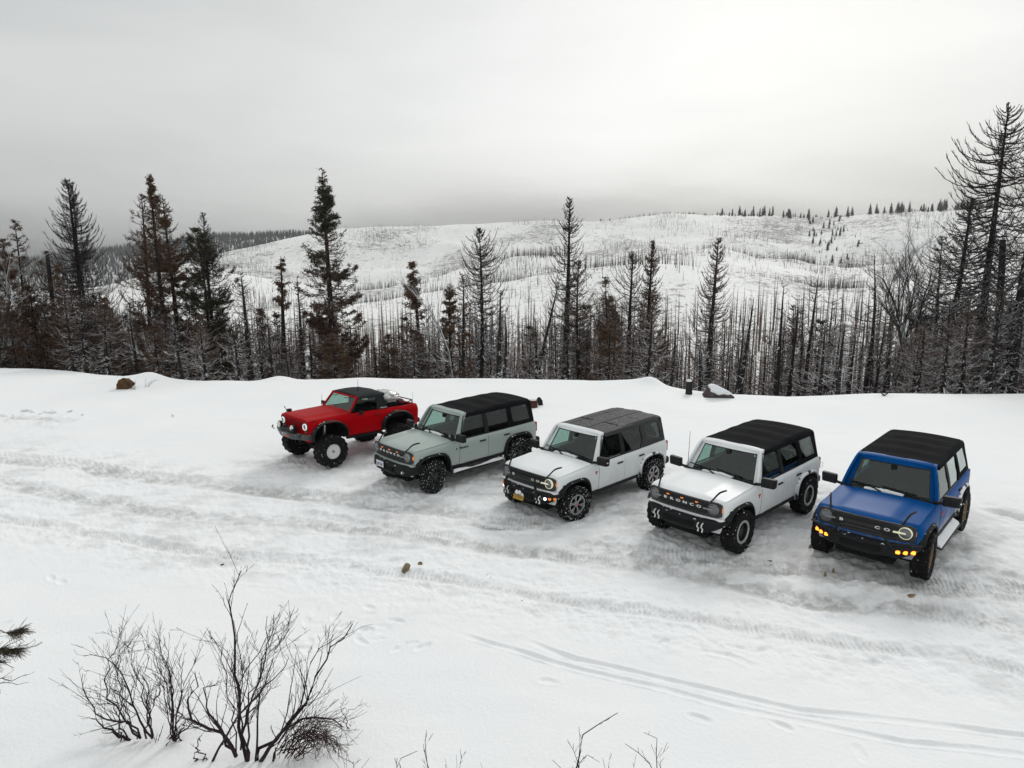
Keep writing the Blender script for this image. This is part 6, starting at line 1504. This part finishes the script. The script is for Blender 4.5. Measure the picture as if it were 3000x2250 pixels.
V, F = tubes(np.array([[list(tb-tb), list((tt-tb)*.5), list(tt-tb)]]), np.array([[.07, .05, .02]]), 10); link_mesh('trunk', fast_mesh('trunk', V, [F]), MTRUNK, root)
A = bush(st, seed=52, levels=1, nsub=5, spread=.5, upk=.1, lmul=.3, wig=.03, rmul=.6); A.V = [v-np.array(list(tb)) for v in A.V]; link_mesh('boughs', A.mesh('boughs'), MTWIGF, root)
gg = np.random.default_rng(9); ND = []
for (bi, s0_, s1_, n_) in ((0, .62, 1.0, 190), (1, .28, .62, 190), (2, .3, .6, 60), (3, .3, .55, 60)):
    P = np.array([list(p) for p in st[bi][0]])-np.array(list(tb)); 
    for _ in range(n_):
        u = gg.uniform(s0_, s1_)*(len(P)-1); k = min(int(u), len(P)-2); o = P[k]+(P[k+1]-P[k])*(u-k); d = (P[k+1]-P[k]); d /= np.linalg.norm(d)
        q = d*gg.uniform(.7, 1.5)+gg.normal(0, .45, 3)+np.array([0, 0, -.35]); q /= np.linalg.norm(q); ln = gg.uniform(.08, .17); ND.append([o, o+q*ln*.6, o+q*ln+np.array([0, 0, -.01])])
V, F = tubes(np.array(ND), np.full((len(ND), 3), .0022), 3); link_mesh('needles', fast_mesh('needles', V, [F]), mat('dry_pine_needles', (.060, .046, .026), .8, noise=.4, nscale=9), root)

# rocks, stumps, debris
MROCK = mat('brown_grey_rock', (.070, .060, .058), .9, spec=.2, noise=.4, nscale=5, bump=.8, bscale=9)
MRUST = mat('rusty_brown_rock', (.085, .048, .022), .9, spec=.2, noise=.55, nscale=5, bump=.9, bscale=8)
MTAN = mat('tan_rotten_wood', (.24, .19, .12), .9, spec=.1, noise=.45, nscale=12, bump=.8, bscale=20)
MCHAR = mat('charred_stump_wood', (.016, .016, .020), .8, spec=.3, noise=.6, nscale=6, bump=.9, bscale=12)
MSTUMP = mat('reddish_stump_bark', (.075, .038, .028), .9, spec=.1, noise=.6, nscale=14, bump=.9, bscale=18)
def lump(name, pts, m, loc, parent=None, rz=0, sub=2, nz=.04, seed=0, fr=2.5):
    bm = bmesh.new()
    for p in pts: bm.verts.new(p)
    r_ = bmesh.ops.convex_hull(bm, input=bm.verts)
    bmesh.ops.delete(bm, geom=[e for e in r_['geom_interior'] if isinstance(e, bmesh.types.BMVert)], context='VERTS')
    bmesh.ops.subdivide_edges(bm, edges=bm.edges[:], cuts=sub+1, use_grid_fill=True)
    for _ in range(2): bmesh.ops.smooth_vert(bm, verts=bm.verts, factor=.5, use_axis_x=True, use_axis_y=True, use_axis_z=True)
    bm.normal_update()
    P = np.array([list(v.co) for v in bm.verts]); d = fbm(P[:, 0]*fr+seed, P[:, 1]*fr+P[:, 2]*fr*1.3, seed, 4, .6)
    for v, k in zip(bm.verts, d): v.co += v.normal*float(k)*nz*2
    me = bpy.data.meshes.new(name); bm.to_mesh(me); bm.free()
    for p in me.polygons: p.use_smooth = True
    o = link_mesh(name, me, m, parent)
    if parent is None: o.location = loc; o.rotation_euler = (0, 0, rz)
    return o
def ext(poly, y0, y1, k=.7): return [(x, y0, z) for x, z in poly]+[(x*k, y1, z*.8) for x, z in poly]
def ground_at(u, v, dz=0): x, y = onz(u, v); return (x, y, gzd(x, y)+dz)
loc = ground_at(2098, 1154, -.05)
b = lump('boulder', ext([(-.68, 0), (-.50, .26), (-.32, .52), (-.14, .56), (.32, .26), (.58, .18), (.70, .10), (.68, -.15), (-.68, -.15)], -.35, .5), MROCK, loc, sub=2, nz=.03, seed=3)
tag(b, 'angular brown boulder capped with snow on the snow bank edge, beside the black stump', 'boulder')
lump('snow_cap', ext([(-.36, .30), (-.36, .56), (-.22, .63), (-.04, .61), (.36, .34), (.64, .20), (.50, .14), (.0, .14), (-.26, .26)], -.37, .5), M_SNOWL, None, b, sub=2, nz=.012, seed=4)
loc = ground_at(2018, 1150, -.08); root = empty('burnt_stump', loc); tag(root, 'upright black charred stump with a cap of snow, left of the boulder', 'stump')
MB().lathe([(r_, z_) for z_, r_ in ((0, .15), (.15, .135), (.35, .125), (.55, .120), (.62, .115), (.63, 0))], 20, 'x', wob=lambda i, j: .015*math.sin(i*2.1+j)).build('stump_trunk', MCHAR, root)
for ch in root.children: ch.rotation_euler = (0, R(-90), 0)
lump('snow_cap', [(.12*math.cos(a), .12*math.sin(a), .61) for a in np.linspace(0, 6.28, 12)]+[(.09*math.cos(a), .09*math.sin(a), .70) for a in np.linspace(0, 6.28, 10)], M_SNOWL, None, root, sub=1, nz=.01)
loc = ground_at(1562, 1193, -.05); root = empty('tree_stump', loc, (0, 0, 0)); tag(root, 'reddish brown cut stump capped with snow behind the sage green vehicle', 'stump')
MB().lathe([(.19, 0), (.165, .12), (.16, .30), (.15, .33), (0, .33)], 18, 'x', wob=lambda i, j: .018*math.sin(i*2.7+j)).build('stump_trunk', MSTUMP, root)
for ch in root.children: ch.rotation_euler = (0, R(-84), 0)
root.children[0].location.x = -.02
lump('snow_cap', [(-.02+.15*math.cos(a), .15*math.sin(a), .30) for a in np.linspace(0, 6.28, 12)]+[(.11*math.cos(a), .11*math.sin(a), .40) for a in np.linspace(0, 6.28, 10)], M_SNOWL, None, root, sub=1, nz=.012)
x, y, z = ground_at(1583, 1186, -.05)
o = lump('charred_root', ext([(-.20, .30), (-.05, .38), (.04, .36), (.03, .10), (.16, .02), (.12, -.1), (-.02, -.1), (-.04, .18)], -.06, .08), MCHAR, (x, y, z), sub=1, nz=.03, seed=8, fr=8); tag(o, 'small jagged charred root beside the reddish stump', 'root')
loc = ground_at(370, 1134, -.06)
o = lump('boulder', ext([(-.36, 0), (-.36, .30), (-.20, .52), (0, .62), (.20, .50), (.28, .32), (.42, .25), (.22, .15), (-.02, 0), (-.1, -.15), (-.36, -.15)], -.25, .35), MRUST, loc, sub=2, nz=.035, seed=6); tag(o, 'rusty brown rounded boulder half buried on the snow bank at left', 'boulder')
def weed(u, v, n, h, seed, label, m=MTWIG, sp=.35, name='dry_weed', r=.006):
    g_ = np.random.default_rng(seed); b_ = Vector(ground_at(u, v, -.02)); st = []
    for k in range(n):
        t = b_+Vector((g_.normal(0, sp), g_.normal(0, sp*.4), h*g_.uniform(.5, 1.1))); md_ = (b_+t)/2+Vector((g_.normal(0, .05), 0, .05)); st.append(([b_+Vector((g_.normal(0, .06), 0, 0)), md_, t], r))
    A_ = bush(st, seed=seed, levels=1, nsub=4, spread=.5, upk=.2, lmul=.25, wig=.03, rmul=.6); A_.V = [q-np.array(list(b_)) for q in A_.V]
    tag(link_mesh(name, A_.mesh(name), m), label, 'weed').location = b_
weed(352, 1112, 2, .42, 61, 'dry weed stalk with a seed head left of the rusty boulder', sp=.2)
weed(392, 1138, 7, .60, 62, 'dry weed stalks right of the rusty boulder', sp=.35)
weed(425, 1130, 5, .45, 63, 'thin bent grass stalks in the snow beside the small mound at left', sp=.4)
weed(2590, 1152, 8, .42, 64, 'low dark twigs poking through the snow edge at right of centre', MBARK, .45, 'low_shrub', .014)
weed(2402, 1366, 2, .22, 65, 'tiny bent twig in the snow behind the second white vehicle', sp=.1)
weed(508, 1222, 2, .16, 66, 'tiny twig on the untouched snow left of the red pickup', sp=.08)
loc = ground_at(1188, 1672, -.03)
o = lump('rotten_wood_chunk', ext([(-.11, -.05), (-.09, .08), (-.01, .20), (.05, .22), (.10, .17), (.07, .08), (-.02, -.05)], -.05, .08), MTAN, loc, rz=.3, sub=1, nz=.012, seed=5, fr=9); tag(o, 'tan chunk of rotten wood lying in the tracks, the larger of two', 'wood chunk')
loc = ground_at(1231, 1652, -.02)
o = lump('rotten_wood_chunk', ext([(-.06, -.03), (-.04, .06), (.03, .08), (.05, .04), (.05, -.03)], -.03, .04), MTAN, loc, sub=1, nz=.01, seed=7, fr=9); tag(o, 'tiny tan wood fragment right of the larger chunk in the tracks', 'wood chunk')
for (u, v, w_, h_, lab) in ((2417, 1690, .035, .15, 'thin upright tan stone in front of the blue vehicle, the nearer one'), (2441, 1672, .04, .15, 'thin upright snow-dusted tan stone in front of the blue vehicle, the farther one'), (2375, 1612, .06, .12, 'low brown clod beside the front right tyre of the blue vehicle'), (2672, 1748, .11, .05, 'flat dirty clod in the tracks nearest the blue vehicle'), (1426, 1681, .02, .025, 'black pebble in the churned tracks, the left of two'), (1437, 1688, .025, .03, 'grey pebble in the churned tracks, the right of two'), (1529, 1762, .022, .03, 'single dark pebble in the smooth snow below the tracks'), (652, 1651, .05, .04, 'dark pebble in the snow above the tall shrub'), (2255, 1640, .09, .05, 'flat brownish clod between the second white and the blue vehicles')):
    loc = ground_at(u, v, -.01)
    o = lump('stone', [(-w_, -w_*.6, -.02), (w_, -w_*.5, -.02), (w_*.8, w_*.6, -.02), (-w_*.8, w_*.5, -.02), (-w_*.5, 0, h_*.8), (w_*.3, -w_*.2, h_), (w_*.5, w_*.3, h_*.6)], MTAN if 'tan' in lab or 'brown' in lab or 'dirty' in lab else MROCK, loc, sub=1, nz=w_*.15, seed=int(u), fr=6/w_*.1); tag(o, lab, 'stone')
g_ = random.Random(5)
for k in range(16):
    u, v = g_.uniform(0, 250), g_.gauss(1216, 7); s_ = g_.uniform(.08, .22)*(1.3 if 60 < u < 150 else .8); loc = ground_at(u, v, -.03)
    o = lump('snow_clod', [(s_*g_.uniform(-1, 1), s_*g_.uniform(-.7, .7), s_*g_.uniform(-.2, .8)) for _ in range(14)], M_SNOWL, loc, sub=1, nz=s_*.12, seed=k, fr=4)
    tag(o, 'lump of pushed-up snow in the low heap at the far left', 'snow lump', 'snow lumps of the far left heap')
